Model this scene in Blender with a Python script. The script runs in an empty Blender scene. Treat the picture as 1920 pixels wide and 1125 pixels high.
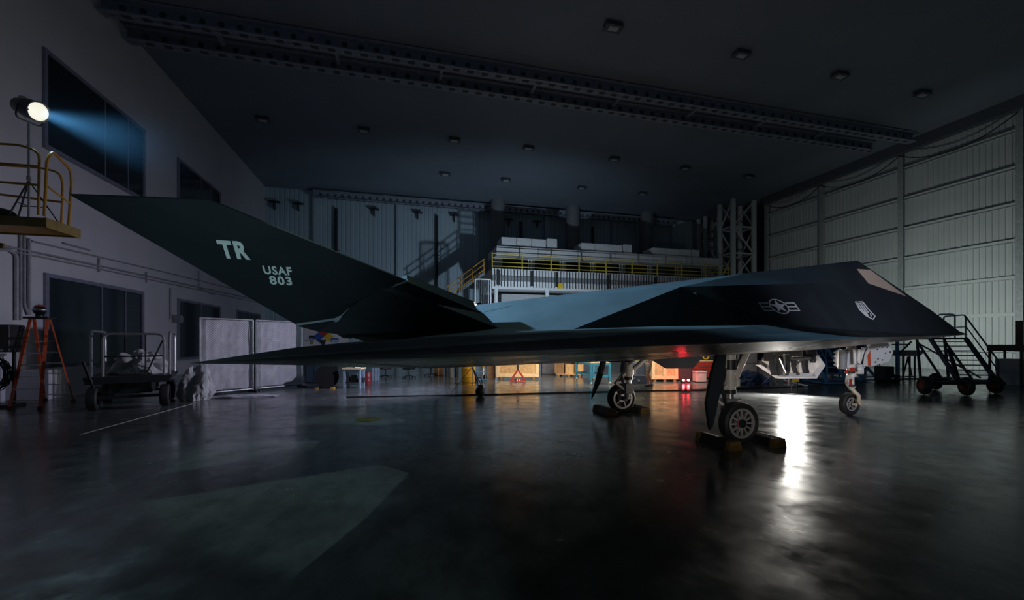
import bpy, bmesh, math, random
from mathutils import Vector as V, Matrix, noise
from mathutils.bvhtree import BVHTree
R = math.radians
rnd = random.Random(7)
SC = bpy.context.scene
COL = SC.collection

# ------------------------------------------------------------------ camera, world, exposure
EYE = 1.87                       # camera height
YAW = math.atan(208.0 / 800.0)   # the camera looks a little to the right of the hangar's long axis
cd = bpy.data.cameras.new('camera'); cam = bpy.data.objects.new('camera', cd); COL.objects.link(cam)
cam.location = (0, 0, EYE); cam.rotation_euler = (R(90), 0, -YAW)
cd.sensor_width = 36.0; cd.lens = 36.0 * 800.0 / 1920.0; cd.shift_y = 77.5 / 1920.0
cd.clip_start = 0.05; cd.clip_end = 200
SC.camera = cam
w = bpy.data.worlds.new('world'); SC.world = w; w.use_nodes = True
w.node_tree.nodes['Background'].inputs[0].default_value = (0.25, 0.58, 0.80, 1)
w.node_tree.nodes['Background'].inputs[1].default_value = 0.032
SC.view_settings.view_transform = 'Standard'; SC.view_settings.look = 'None'
SC.view_settings.gamma = 1; SC.view_settings.use_curve_mapping = False
SC.view_settings.exposure = 0.0

CO, SI = math.cos(YAW), math.sin(YAW)
def ray(px, py):
    a = (px - 960) / 800.0; b = (640 - py) / 800.0
    return V((CO * a + SI, -SI * a + CO, b))
CAMP = V((0, 0, EYE))
def atY(px, py, y): d = ray(px, py); return CAMP + d * (y / d.y)
def atX(px, py, x): d = ray(px, py); return CAMP + d * (x / d.x)
def atZ(px, py, z): d = ray(px, py); return CAMP + d * ((z - EYE) / d.z)
def atT(px, py, t): return CAMP + ray(px, py) * t       # t = depth along the view axis
def fl(px, py): return atZ(px, py, 0.0)
def c2r(x, z): return V((CO * x + SI * z, -SI * x + CO * z, 0))   # camera-plan to room-plan

# ------------------------------------------------------------------ lights
def aim(o, d): o.rotation_euler = V(d).to_track_quat('-Z', 'Y').to_euler()
def light(name, kind, loc, col, watts, d=None, **k):
    l = bpy.data.lights.new(name, kind); l.color = col; l.energy = watts
    for a, b in k.items(): setattr(l, a, b)
    o = bpy.data.objects.new(name, l); COL.objects.link(o); o.location = loc
    if d is not None: aim(o, d)
    return o
LAMP = V((-8.18, 12.4, 7.22))                     # stage lamp on the yellow platform
LAMP_D = (V((4.2, 7.6, 2.6)) - LAMP).normalized()
SOFT = V((13.45, 12.2, 1.0))                      # softbox behind the bay door
WASH = V((26.5, 19.2, 3.05))                      # strobe beyond the nose, turned to the sliding wall
TRI = V((2.5, 15.35, 3.2))                        # strobe on the tripod behind the fin
KICK = V((9.0, 25.0, 2.6))                       # added strobe, unseen behind the fuselage, brightens gallery and rear wall
HOT = (V((4.2, 7.3, 2.55)) - LAMP).normalized()
light('stage_lamp_beam', 'SPOT', LAMP + LAMP_D * 0.12, (0.40, 0.77, 1.0), 64000, HOT, spot_size=R(29), spot_blend=1.0, shadow_soft_size=0.12)
light('stage_lamp_spill', 'SPOT', LAMP + LAMP_D * 0.12, (0.50, 0.85, 1.0), 400, (0.75, -0.5, -0.45), spot_size=R(95), spot_blend=1.0, shadow_soft_size=0.12)
light('wash_strobe_light', 'AREA', WASH + V((0.16, 0, 0)), (0.90, 1.0, 0.95), 275, (1, 0.0, -0.22), shape='DISK', size=0.35)
light('tripod_strobe_light', 'SPOT', TRI + V((-0.1, 0, 0)), (0.74, 0.76, 1.0), 1350, (-1, 0.40, -0.48), spot_size=R(128), spot_blend=1.0, shadow_soft_size=0.1)
light('gallery_fill_light', 'SPOT', KICK + V((0, 0.15, 0)), (0.66, 0.84, 1.0), 2700, (0.02, 1, 0.12), spot_size=R(140), spot_blend=1.0, shadow_soft_size=0.15)
light('crate_fill_light', 'AREA', (8.5, 15.5, 4.5), (1.0, 0.86, 0.68), 340, (0.05, 0.8, -0.9), shape='RECTANGLE', size=9, size_y=0.6, spread=R(105))  # added light in mid-air without a fixture, brightens the crate fronts
light('floor_patch_light', 'SPOT', (1.7, 8.2, 14.5), (0.66, 1.0, 0.88), 950, (0, 0, -1), spot_size=R(40), spot_blend=0.12, shadow_soft_size=0.1)  # added overhead spot without a fixture, cone sized for the lit floor patches
light('softbox_light', 'SPOT', SOFT + V((-.05, -.06, -0.25)), (1.0, 0.96, 0.88), 1500, (-0.7, -0.72, -0.22), spot_size=R(160), spot_blend=0.6, shadow_soft_size=0.22)
light('gear_fill_light', 'SPOT', (3.6, 1.2, 1.3), (1.0, 0.93, 0.86), 170, (2.4, 5.5, -0.35), spot_size=R(26), spot_blend=1.0, shadow_soft_size=0.1)  # added spot out of view, brightens the near main gear
light('belly_fill_light', 'AREA', (7.2, 7.0, 0.12), (1.0, 0.86, 0.74), 48, (0.35, 0.25, 0.9), shape='DISK', size=0.3)  # added bodiless light on the floor, brightens belly and bay door
light('fin_fill_light', 'SPOT', (-2.6, -1.5, 1.7), (0.66, 0.92, 0.95), 760, (0.3, 8.4, 1.25), spot_size=R(34), spot_blend=1.0, shadow_soft_size=0.3)  # added spot behind the camera, lifts the fin lettering
light('wing_fill_light', 'SPOT', (-5.5, 4.6, 0.4), (0.62, 1.0, 0.66), 2200, (5.4, -1.3, 1.28), spot_size=R(26), spot_blend=1.0, shadow_soft_size=0.2)  # added green spot off to the left, tints the wing underside
light('nose_fill_light', 'SPOT', (7.0, -4.0, 4.0), (0.85, 0.88, 1.0), 2600, (3.2, 11.0, -1.2), spot_size=R(36), spot_blend=1.0, shadow_soft_size=0.3)  # added spot behind the camera, lifts the nose insignia

# ------------------------------------------------------------------ materials
MATS = {}
def mat(name, col, rough=0.5, metal=0.0, var=0.18, scale=6.0, bump=0.0, spec=0.5, emit=None, es=0.0, rvar=0.0, alpha=1.0, trans=0.0, coat=0.0):
    if name in MATS: return MATS[name]
    m = bpy.data.materials.new(name); m.use_nodes = True; nt = m.node_tree; n = nt.nodes; l = nt.links
    p = n['Principled BSDF']
    p.inputs['Metallic'].default_value = metal
    p.inputs['Roughness'].default_value = rough
    p.inputs['Specular IOR Level'].default_value = spec
    p.inputs['Transmission Weight'].default_value = trans
    p.inputs['Coat Weight'].default_value = coat
    tc = n.new('ShaderNodeTexCoord'); ns = n.new('ShaderNodeTexNoise'); ns.inputs['Scale'].default_value = scale; ns.inputs['Detail'].default_value = 6
    l.new(tc.outputs['Object'], ns.inputs['Vector'])
    rp = n.new('ShaderNodeValToRGB'); l.new(ns.outputs['Fac'], rp.inputs['Fac'])
    rp.color_ramp.elements[0].position = 0.3; rp.color_ramp.elements[1].position = 0.7
    rp.color_ramp.elements[0].color = (*[c * (1 - var) for c in col], 1)
    rp.color_ramp.elements[1].color = (*[min(1, c * (1 + var)) for c in col], 1)
    l.new(rp.outputs['Color'], p.inputs['Base Color'])
    if rvar:
        mr = n.new('ShaderNodeMapRange'); l.new(ns.outputs['Fac'], mr.inputs['Value'])
        mr.inputs['From Min'].default_value = 0.3; mr.inputs['From Max'].default_value = 0.7
        mr.inputs['To Min'].default_value = max(0.02, rough - rvar); mr.inputs['To Max'].default_value = rough + rvar
        l.new(mr.outputs['Result'], p.inputs['Roughness'])
    if bump:
        b = n.new('ShaderNodeBump'); b.inputs['Strength'].default_value = bump; b.inputs['Distance'].default_value = 0.02
        l.new(ns.outputs['Fac'], b.inputs['Height']); l.new(b.outputs['Normal'], p.inputs['Normal'])
    if emit:
        p.inputs['Emission Color'].default_value = (*emit, 1); p.inputs['Emission Strength'].default_value = es
    MATS[name] = m
    return m
def floor_mat():
    m = mat('floor_epoxy', (0.1, 0.1, 0.1)); nt = m.node_tree; n = nt.nodes; l = nt.links; p = n['Principled BSDF']
    for k in list(n):
        if k.type not in ('BSDF_PRINCIPLED', 'OUTPUT_MATERIAL'): n.remove(k)
    g = n.new('ShaderNodeNewGeometry')
    def nz(scale, det, sx=1, sy=1):
        mp = n.new('ShaderNodeMapping'); mp.inputs['Scale'].default_value = (sx, sy, 1); l.new(g.outputs['Position'], mp.inputs['Vector'])
        t = n.new('ShaderNodeTexNoise'); t.inputs['Scale'].default_value = scale; t.inputs['Detail'].default_value = det; t.inputs['Roughness'].default_value = 0.62
        l.new(mp.outputs['Vector'], t.inputs['Vector']); return t
    a = nz(0.45, 9); b = nz(3.0, 8, 1, 0.6); c = nz(1.9, 8)
    rp = n.new('ShaderNodeValToRGB'); l.new(a.outputs['Fac'], rp.inputs['Fac'])
    rp.color_ramp.elements[0].position = 0.35; rp.color_ramp.elements[1].position = 0.68
    rp.color_ramp.elements[0].color = (0.085, 0.092, 0.095, 1); rp.color_ramp.elements[1].color = (0.17, 0.178, 0.18, 1)
    mx = n.new('ShaderNodeMix'); mx.data_type = 'RGBA'; mx.blend_type = 'MULTIPLY'; mx.inputs['Factor'].default_value = 0.55
    rp2 = n.new('ShaderNodeValToRGB'); l.new(b.outputs['Fac'], rp2.inputs['Fac']); rp2.color_ramp.elements[0].position = 0.38; rp2.color_ramp.elements[1].position = 0.6
    rp2.color_ramp.elements[0].color = (0.35, 0.35, 0.36, 1)
    l.new(rp.outputs['Color'], mx.inputs['A']); l.new(rp2.outputs['Color'], mx.inputs['B']); l.new(mx.outputs['Result'], p.inputs['Base Color'])
    mr = n.new('ShaderNodeMapRange'); l.new(c.outputs['Fac'], mr.inputs['Value']); mr.inputs['From Min'].default_value = 0.3; mr.inputs['From Max'].default_value = 0.7
    mr.inputs['To Min'].default_value = 0.09; mr.inputs['To Max'].default_value = 0.30; l.new(mr.outputs['Result'], p.inputs['Roughness'])
    bp = n.new('ShaderNodeBump'); bp.inputs['Strength'].default_value = 0.16; bp.inputs['Distance'].default_value = 0.02
    e = nz(14.0, 4, 1, 0.5); ad = n.new('ShaderNodeMath'); ad.operation = 'MULTIPLY_ADD'; ad.inputs[1].default_value = 0.22; l.new(e.outputs['Fac'], ad.inputs[0]); l.new(b.outputs['Fac'], ad.inputs[2])
    l.new(ad.outputs[0], bp.inputs['Height']); l.new(bp.outputs['Normal'], p.inputs['Normal'])
    return m
def pane_mat():
    m = mat('window_glass', (0.012, 0.018, 0.024), 0.08, spec=0.5, var=0.3, scale=0.7)
    return m

SKIN_BLACK = mat('aircraft_black', (0.020, 0.026, 0.034), 0.55, var=0.10, scale=1.5, rvar=0.05, spec=0.25)
BELLY = mat('aircraft_belly', (0.040, 0.039, 0.040), 0.30, var=0.15, scale=1.2, rvar=0.08)
MARK = mat('stencil_grey', (0.74, 0.86, 0.88), 0.6, var=0.05)
MARKW = mat('stencil_white', (0.80, 0.80, 0.84), 0.6, var=0.05)
CREAM = mat('gear_cream', (0.72, 0.68, 0.62), 0.38, var=0.10)
STEEL = mat('strut_steel', (0.55, 0.54, 0.52), 0.28, metal=0.9)
DARKM = mat('dark_metal', (0.035, 0.037, 0.042), 0.42, metal=0.3)
RUBBER = mat('tyre_rubber', (0.018, 0.018, 0.02), 0.62, var=0.25, scale=20)
ALU = mat('wheel_alloy', (0.52, 0.50, 0.49), 0.40, metal=0.4)
RED = mat('red_paint', (0.45, 0.04, 0.03), 0.42)
YEL = mat('yellow_paint', (0.62, 0.30, 0.035), 0.45)
DRUMY = mat('drum_yellow', (0.80, 0.42, 0.03), 0.42)
BLU = mat('blue_paint', (0.05, 0.22, 0.48), 0.42)
LBLU = mat('light_blue_paint', (0.07, 0.36, 0.58), 0.42)
GREYB = mat('grey_blue_paint', (0.25, 0.33, 0.42), 0.5)
GALV = mat('galvanised_pipe', (0.42, 0.43, 0.45), 0.38, metal=0.7)
WHITE = mat('white_paint', (0.68, 0.69, 0.71), 0.55, var=0.08)
OFFW = mat('off_white', (0.55, 0.56, 0.58), 0.6, var=0.1)
WOOD = mat('crate_wood', (0.60, 0.39, 0.19), 0.62, var=0.22, scale=9)
WOODL = mat('light_batten', (0.82, 0.62, 0.38), 0.6, var=0.15, scale=9)
BROWN = mat('brown_board', (0.28, 0.16, 0.08), 0.7)
BLACK = mat('black_plastic', (0.016, 0.017, 0.02), 0.5)
NAVY = mat('navy_case', (0.03, 0.045, 0.075), 0.5)
CLOTH = mat('grey_canvas', (0.40, 0.40, 0.42), 0.85, var=0.2, scale=4, bump=0.2)
SHEET = mat('pale_sheet', (0.62, 0.60, 0.66), 0.75, var=0.12, scale=3)
GREY = mat('grey_paint', (0.20, 0.21, 0.225), 0.5)
ORANGE = mat('ladder_orange', (0.62, 0.10, 0.035), 0.45, var=0.12)
WALLW = mat('wall_white', (0.60, 0.59, 0.64), 0.62, var=0.05, scale=0.6)
WALLC = mat('wall_corrugated', (0.56, 0.60, 0.60), 0.5, var=0.06, scale=0.4)
WALLB = mat('wall_rear', (0.40, 0.50, 0.58), 0.55, var=0.06, scale=0.4)
CEIL = mat('ceiling_panel', (0.20, 0.235, 0.29), 0.7, var=0.08, scale=0.3)
BEAMM = mat('beam_grey', (0.26, 0.29, 0.36), 0.5)
SLOT = mat('slot_dark', (0.07, 0.075, 0.09), 0.8); REELB = mat('reel_black', (0.008, 0.008, 0.009), 0.9, spec=0.2)
POSTM = mat('post_grey', (0.36, 0.39, 0.40), 0.5)
GLASS = pane_mat()
FLOORM = floor_mat()
SKINT = mat('skin', (0.62, 0.38, 0.27), 0.5, var=0.06)
KHAKI = mat('pale_shorts', (0.50, 0.46, 0.40), 0.8)
SHIRT = mat('dark_shirt', (0.05, 0.06, 0.09), 0.8)
HAIR = mat('dark_hair', (0.03, 0.02, 0.015), 0.6)
LENS = mat('lamp_lens', (0.8, 0.8, 0.7), 0.3, emit=(1.0, 0.97, 0.80), es=0.85)
BULB = mat('strobe_bulb', (0.9, 0.9, 0.9), 0.3, emit=(1.0, 0.93, 0.86), es=9)
SOFTM = mat('softbox_face', (0.9, 0.9, 0.9), 0.6, emit=(1.0, 0.97, 0.90), es=2.2)
REDL = mat('red_lens', (0.8, 0.05, 0.03), 0.3, emit=(1.0, 0.03, 0.04), es=160)
COCKPIT = mat('cockpit_glass', (0.62, 0.48, 0.40), 0.35, metal=0.0, var=0.06, scale=2, rvar=0.05)  # gold coating plus the reflection in the glass, put into a diffuse tan
YSIGN = mat('sign_yellow', (0.75, 0.48, 0.02), 0.5)
SBLUE = mat('sign_blue', (0.02, 0.09, 0.40), 0.5)
SRED = mat('sign_red', (0.50, 0.02, 0.03), 0.5)
GREENM = mat('olive_paint', (0.30, 0.30, 0.05), 0.6)
PIPEW = mat('conduit_grey', (0.30, 0.30, 0.34), 0.5)

# ------------------------------------------------------------------ mesh builder
def fillet(pts, r, k=5):
    pts = [V(p) for p in pts]
    if r <= 0 or len(pts) < 3: return pts
    out = [pts[0]]
    for i in range(1, len(pts) - 1):
        p = pts[i]; a = pts[i - 1] - p; b = pts[i + 1] - p
        d = min(r, a.length * 0.48, b.length * 0.48)
        A = p + a.normalized() * d; B = p + b.normalized() * d
        for j in range(k + 1):
            t = j / k; out.append(A * (1 - t) ** 2 + p * 2 * t * (1 - t) + B * t * t)
    out.append(pts[-1]); return out
class MB:
    def __init__(s): s.bm = bmesh.new()
    def box(s, c, d, rot=None):
        M = Matrix.Translation(V(c)) @ (rot.to_4x4() if rot is not None else Matrix.Identity(4)) @ Matrix.Diagonal((*d, 1))
        bmesh.ops.create_cube(s.bm, size=1, matrix=M); return s
    def bar(s, a, b, wd, hg):                       # rectangular bar from a to b
        a = V(a); b = V(b); d = b - a
        q = d.to_track_quat('X', 'Z').to_matrix()
        return s.box((a + b) / 2, (d.length, wd, hg), q)
    def cyl(s, a, b, r, r2=None, n=14):
        a = V(a); b = V(b); d = b - a
        M = Matrix.Translation((a + b) / 2) @ d.to_track_quat('Z', 'Y').to_matrix().to_4x4()
        bmesh.ops.create_cone(s.bm, cap_ends=True, segments=n, radius1=r, radius2=r if r2 is None else r2, depth=d.length, matrix=M); return s
    def path(s, pts, r, fil=0.0, n=8, closed=False):
        pts = fillet(pts, fil); k = len(pts); rings = []; nrm = None
        for i, p in enumerate(pts):
            t = (pts[min(i + 1, k - 1)] - pts[max(i - 1, 0)]).normalized()
            if closed: t = (pts[(i + 1) % k] - pts[i - 1]).normalized()
            if nrm is None: nrm = t.orthogonal().normalized()
            nrm = (nrm - t * nrm.dot(t))
            nrm = nrm.normalized() if nrm.length > 1e-6 else t.orthogonal().normalized()
            bn = t.cross(nrm)
            rings.append([s.bm.verts.new(p + (nrm * math.cos(2 * math.pi * j / n) + bn * math.sin(2 * math.pi * j / n)) * r) for j in range(n)])
        for i in range(k if closed else k - 1):
            A, B = rings[i], rings[(i + 1) % k]
            for j in range(n): s.bm.faces.new((A[j], A[(j + 1) % n], B[(j + 1) % n], B[j]))
        if not closed:
            s.bm.faces.new(rings[0][::-1]); s.bm.faces.new(rings[-1])
        return s
    def lathe(s, prof, c, axis, n=32):
        c = V(c); ax = V(axis).normalized(); u = ax.orthogonal().normalized(); v = ax.cross(u); rings = []
        for r, h in prof:
            if r < 1e-6: rings.append([s.bm.verts.new(c + ax * h)])
            else: rings.append([s.bm.verts.new(c + ax * h + (u * math.cos(2 * math.pi * j / n) + v * math.sin(2 * math.pi * j / n)) * r) for j in range(n)])
        for A, B in zip(rings, rings[1:]):
            for j in range(n):
                a0, a1 = A[j % len(A)], A[(j + 1) % len(A)]; b0, b1 = B[j % len(B)], B[(j + 1) % len(B)]
                f = [a0, a1, b1, b0]; g = []
                for x in f:
                    if x not in g: g.append(x)
                if len(g) > 2: s.bm.faces.new(g)
        return s
    def prism(s, pts, vec):
        a = [s.bm.verts.new(V(p)) for p in pts]; b = [s.bm.verts.new(V(p) + V(vec)) for p in pts]; k = len(a)
        s.bm.faces.new(a); s.bm.faces.new(b[::-1])
        for i in range(k): s.bm.faces.new((a[i], b[i], b[(i + 1) % k], a[(i + 1) % k]))
        return s
    def poly(s, vs, fs):
        b = [s.bm.verts.new(V(p)) for p in vs]
        for f in fs: s.bm.faces.new([b[i] for i in f])
        return s
    def sph(s, c, r, sc=(1, 1, 1), u=16, v=10):
        bmesh.ops.create_uvsphere(s.bm, u_segments=u, v_segments=v, radius=r, matrix=Matrix.Translation(V(c)) @ Matrix.Diagonal((*sc, 1))); return s
def wloc(o):
    p = V((0, 0, 0))
    while o is not None: p = p + o.location; o = o.parent
    return p
def obj(name, mb, m, parent=None, world=False, bevel=0.0, smooth=False, label=None, kind=None):
    bm = mb.bm
    if parent is not None and world: bmesh.ops.translate(bm, verts=bm.verts, vec=-wloc(parent))
    bmesh.ops.remove_doubles(bm, verts=bm.verts, dist=1e-5)
    bmesh.ops.recalc_face_normals(bm, faces=bm.faces)
    if smooth:
        for f in bm.faces: f.smooth = True
        for e in bm.edges:
            if len(e.link_faces) == 2 and e.calc_face_angle() > R(38): e.smooth = False
    me = bpy.data.meshes.new(name); bm.to_mesh(me); bm.free(); me.materials.append(m)
    o = bpy.data.objects.new(name, me); COL.objects.link(o)
    if parent is not None: o.parent = parent
    if bevel:
        b = o.modifiers.new('bevel', 'BEVEL'); b.width = bevel; b.segments = 2; b.limit_method = 'ANGLE'
    if label: o['label'] = label
    if kind: o['kind'] = kind
    return o
def tag(o, label, cat, group=None, kind=None):
    o['label'] = label; o['category'] = cat
    if group: o['group'] = group
    if kind: o['kind'] = kind
    return o
def thing(name, label, cat, loc, rz=0.0, group=None):
    o = bpy.data.objects.new(name, None); COL.objects.link(o); o.location = V(loc); o.rotation_euler = (0, 0, rz); o.empty_display_size = 0.2
    return tag(o, label, cat, group)
def dup(root, loc, rz, label):
    r = root.copy(); COL.objects.link(r); r.location = V(loc); r.rotation_euler = (0, 0, rz); r['label'] = label
    for ch in list(root.children):
        c = ch.copy(); COL.objects.link(c); c.parent = r
        for g in list(ch.children):
            d = g.copy(); COL.objects.link(d); d.parent = c
    return r
def struct(name, mb, m, **k):
    return obj(name, mb, m, kind='structure', **k)
TR = [0]
def trim(mb, m, **k):
    TR[0] += 1
    return struct('trim_%d' % TR[0], mb, m, **k)

# ------------------------------------------------------------------ the hangar
XL, XR, YB, ZC, YF = -12.05, 35.2, 43.5, 16.03, -9.0
def quad(a, b, c, d): return MB().poly([a, b, c, d], [(0, 1, 2, 3)])
struct('floor', quad((XL, YF, 0), (XR, YF, 0), (XR, YB, 0), (XL, YB, 0)), FLOORM)
struct('ceiling', quad((XL, YF, ZC), (XL, YB, ZC), (XR, YB, ZC), (XR, YF, ZC)), CEIL)
struct('wall_left', MB().box((XL - 0.1, (YF + YB) / 2, ZC / 2), (0.2, YB - YF, ZC)), WALLW)
def corrugated(p0, d, length, n, nrm, h0, h1, depth=0.05):
    vs = []; fs = []
    p0 = V(p0); d = V(d); nrm = V(nrm); st = length / n; k = 0
    for i in range(n):
        for a, o in ((0, 0), (0.62, 0), (0.72, 1), (0.90, 1)):
            q = p0 + d * (i + a) * st + nrm * (-depth * o)
            vs += [q + V((0, 0, h0)), q + V((0, 0, h1))]
            if k: fs.append((k - 2, k, k + 1, k - 1))
            k += 2
    return MB().poly(vs, fs)
YRW = 34.5
struct('wall_right', corrugated((XR, YF, 0), (0, 1, 0), YRW - YF, 145, (-1, 0, 0), 0, ZC), WALLC)
struct('wall_rear', corrugated((XL, YB, 0), (1, 0, 0), XR - XL + 6, 130, (0, -1, 0), 0, ZC), WALLB)
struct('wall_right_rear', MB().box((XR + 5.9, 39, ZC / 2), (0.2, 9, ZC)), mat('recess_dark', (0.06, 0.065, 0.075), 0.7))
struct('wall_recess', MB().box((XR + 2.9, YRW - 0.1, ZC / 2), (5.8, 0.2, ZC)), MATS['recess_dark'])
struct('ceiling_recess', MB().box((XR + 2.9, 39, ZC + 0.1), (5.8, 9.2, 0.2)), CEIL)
struct('floor_recess', MB().box((XR + 2.9, 39, -0.06), (5.8, 9.2, 0.1)), FLOORM)
# sliding wall: horizontal girts and upright posts, one piece each
for z in (14.27, 12.1, 9.95, 7.8, 5.63, 3.47, 1.33):
    trim(MB().box((XR - 0.09, (YF + YRW) / 2, z), (0.07, YRW - YF, 0.20)).box((XR - 0.15, (YF + YRW) / 2, z + 0.10), (0.12, YRW - YF, 0.03)).box((XR - 0.15, (YF + YRW) / 2, z - 0.10), (0.12, YRW - YF, 0.03)), WALLC)
for y in (34.4, 28.7, 22.7, 16.6, 10.6, 4.6):
    trim(MB().box((XR - 0.22, y, ZC / 2), (0.38, 0.10, ZC)).box((XR - 0.40, y, ZC / 2), (0.04, 0.34, ZC)), POSTM)
# power cable looping along the top of the sliding wall
for a, b, k in ((34.2, 28.7, 1.5), (28.7, 22.7, 1.6), (22.7, 16.6, 1.7)):
    pts = [(XR - 0.5, a + (b - a) * i / 16, 15.2 - k * 4 * (i / 16) * (1 - i / 16) * 0.55) for i in range(17)]
    trim(MB().path(pts, 0.035, n=6), DARKM)
trim(MB().box((XR - 0.5, (YF + YRW) / 2, ZC - 0.35), (0.5, YRW - YF, 0.7)), mat('door_track', (0.10, 0.11, 0.13), 0.6))
# rear wall posts, ducts and pipes
for x in (-7.73, -0.2, 7.45, 15.1, 23.0, 30.6):
    trim(MB().box((x, YB - 0.22, ZC / 2), (0.52, 0.34, ZC)).box((x, YB - 0.42, ZC / 2), (0.3, 0.06, ZC)), WALLB, bevel=0.02)
for x in (9.4, 17.5, 26.3):
    trim(MB().cyl((x, YB - 1.6, 0), (x, YB - 1.6, ZC), 0.72, n=28).cyl((x, YB - 1.6, 10.0), (x, YB - 1.6, 10.25), 0.78, n=28), GREY, smooth=True)
for x in (-5.95, 3.45, 12.2, 20.4):
    mb = MB().cyl((x, YB - 0.3, 0), (x, YB - 0.3, ZC - 1.6), 0.14)
    for z in (4.5, 7.0, 10.5): mb.box((x, YB - 0.2, z), (0.6, 0.1, 0.06))
    trim(mb, DARKM)
for x in (-11.2, -9.2, -2.5, 1.6, 5.2, 10.9, 14.0):          # short brackets under the top beam
    trim(MB().box((x, YB - 0.35, 14.6), (0.9, 0.5, 0.06)).box((x, YB - 0.35, 14.3), (0.08, 0.5, 0.7)), DARKM)
def slotted_beam(x0, x1, y, z0, z1, step, fl_w):
    mb = MB(); sl = MB(); h = z1 - z0
    mb.box(((x0 + x1) / 2, y, z1 - 0.03), (x1 - x0, fl_w, 0.06)); mb.box(((x0 + x1) / 2, y, z0 + 0.03), (x1 - x0, fl_w, 0.06))
    mb.box(((x0 + x1) / 2, y, (z0 + z1) / 2), (x1 - x0, 0.04, h))
    x = x0 + step
    while x < x1 - step / 2:
        sl.cyl((x, y - 0.035, (z0 + z1) / 2), (x, y + 0.035, (z0 + z1) / 2), h * 0.22, n=8)
        sl.box((x + step * 0.2, y, z0 - 0.004), (step * 0.45, fl_w * 0.45, 0.01))
        x += step
    o = trim(mb, BEAMM); obj('slot', sl, SLOT, o)
    return o
slotted_beam(-7.8, 30.0, 42.5, 15.1, 15.75, 0.62, 0.45)
slotted_beam(-11.9, 33.6, 21.2, 15.35, 15.98, 0.72, 0.5)
slotted_beam(-11.9, 32.4, 22.9, 15.35, 15.98, 0.72, 0.5)
for x in range(-8, 32, 5):
    trim(MB().box((x, 22.05, 15.72), (0.16, 1.24, 0.18)), BEAMM)
# lattice columns beside the sliding wall
def lattice(cx, cy, wx, wy, z1, m):
    mb = MB(); r = 0.26
    P = [(cx - wx, cy - wy), (cx + wx, cy - wy), (cx + wx, cy + wy), (cx - wx, cy + wy)]
    for x, y in P: mb.cyl((x, y, 0), (x, y, z1), r, n=18)
    nb = 6; hz = z1 / nb
    for i in range(4):
        a, b = P[i], P[(i + 1) % 4]
        for k in range(nb):
            mb.cyl((*a, k * hz), (*b, k * hz), 0.09, n=8)
            mb.cyl((*(a if k % 2 else b), k * hz), (*(b if k % 2 else a), (k + 1) * hz), 0.09, n=8)
    trim(mb, m)
p1 = atY(1373, 640, 35.6); p2 = atY(1412, 640, 35.6)
lattice((p1.x + p2.x) / 2, 36.4, (p2.x - p1.x) / 2, 0.9, ZC - 0.02, WALLC)
p1 = atY(1322, 640, 41.4); p2 = atY(1347, 640, 41.4)
lattice((p1.x + p2.x) / 2, 41.9, (p2.x - p1.x) / 2, 0.55, ZC - 0.02, WALLC)
# left wall windows
def window(nm, y0, y1, z0, z1, muls):
    fr = MB(); b = 0.14; x = XL + 0.03
    fr.box((x, (y0 + y1) / 2, z1 + b / 2), (0.12, y1 - y0 + 2 * b, b)).box((x, (y0 + y1) / 2, z0 - b / 2), (0.16, y1 - y0 + 2 * b, b))
    fr.box((x, y0 - b / 2, (z0 + z1) / 2), (0.12, b, z1 - z0)).box((x, y1 + b / 2, (z0 + z1) / 2), (0.12, b, z1 - z0))
    for m_ in muls:
        fr.box((x + 0.01, y0 + (y1 - y0) * m_, (z0 + z1) / 2), (0.05, 0.05, z1 - z0))
    o = struct(nm, MB().box((XL + 0.02, (y0 + y1) / 2, (z0 + z1) / 2), (0.03, y1 - y0, z1 - z0)), GLASS)
    obj('window_frame', fr, mat('window_frame_grey', (0.20, 0.20, 0.27), 0.5), o)
window('window_1', 18.55, 24.3, 8.75, 11.95, (0.53, 0.8))
window('window_2', 27.75, 33.2, 8.75, 11.95, (0.5, 0.75))
window('window_3', 18.6, 24.2, 0.95, 4.12, (0.5, 0.78))
window('window_4', 27.75, 33.2, 0.95, 4.12, (0.5,))
window('window_5', 36.6, 41.8, 0.95, 4.12, (0.5,))
# conduits clipped to the left wall
def conduit(pp, r=0.035, fil=0.15):
    trim(MB().path([atX(x, y, XL + 0.07) for x, y in pp], r, fil, n=8), PIPEW, smooth=True)
conduit([(-20, 455), (180, 497), (380, 540), (520, 570)], 0.04)
conduit([(-20, 462), (180, 503), (380, 545), (520, 575)], 0.03)
conduit([(60, 452), (170, 478), (300, 508), (460, 547)], 0.03)
conduit([(-10, 466), (20, 469), (31, 478), (31, 600)], 0.055, 0.4)
conduit([(39, 440), (39, 600)], 0.035); conduit([(46, 440), (46, 572), (54, 590)], 0.035); conduit([(55, 447), (55, 590)], 0.045)
conduit([(186, 484), (186, 510)], 0.03); conduit([(275, 510), (275, 530)], 0.03); conduit([(320, 540), (320, 600)], 0.035); conduit([(373, 508), (373, 540), (400, 552)], 0.035)
conduit([(120, 456), (168, 469)], 0.035)
q = atX(330, 598, XL + 0.1)
bx = thing('wall_socket', 'small grey socket box on white wall left of the second lower window', 'socket', q)
obj('box', MB().box((0, 0, 0), (0.16, 0.5, 0.42)), GREY, bx, bevel=0.02); obj('cover', MB().cyl((0.06, 0.3, 0), (0.14, 0.3, 0), 0.22), GALV, bx)
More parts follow.
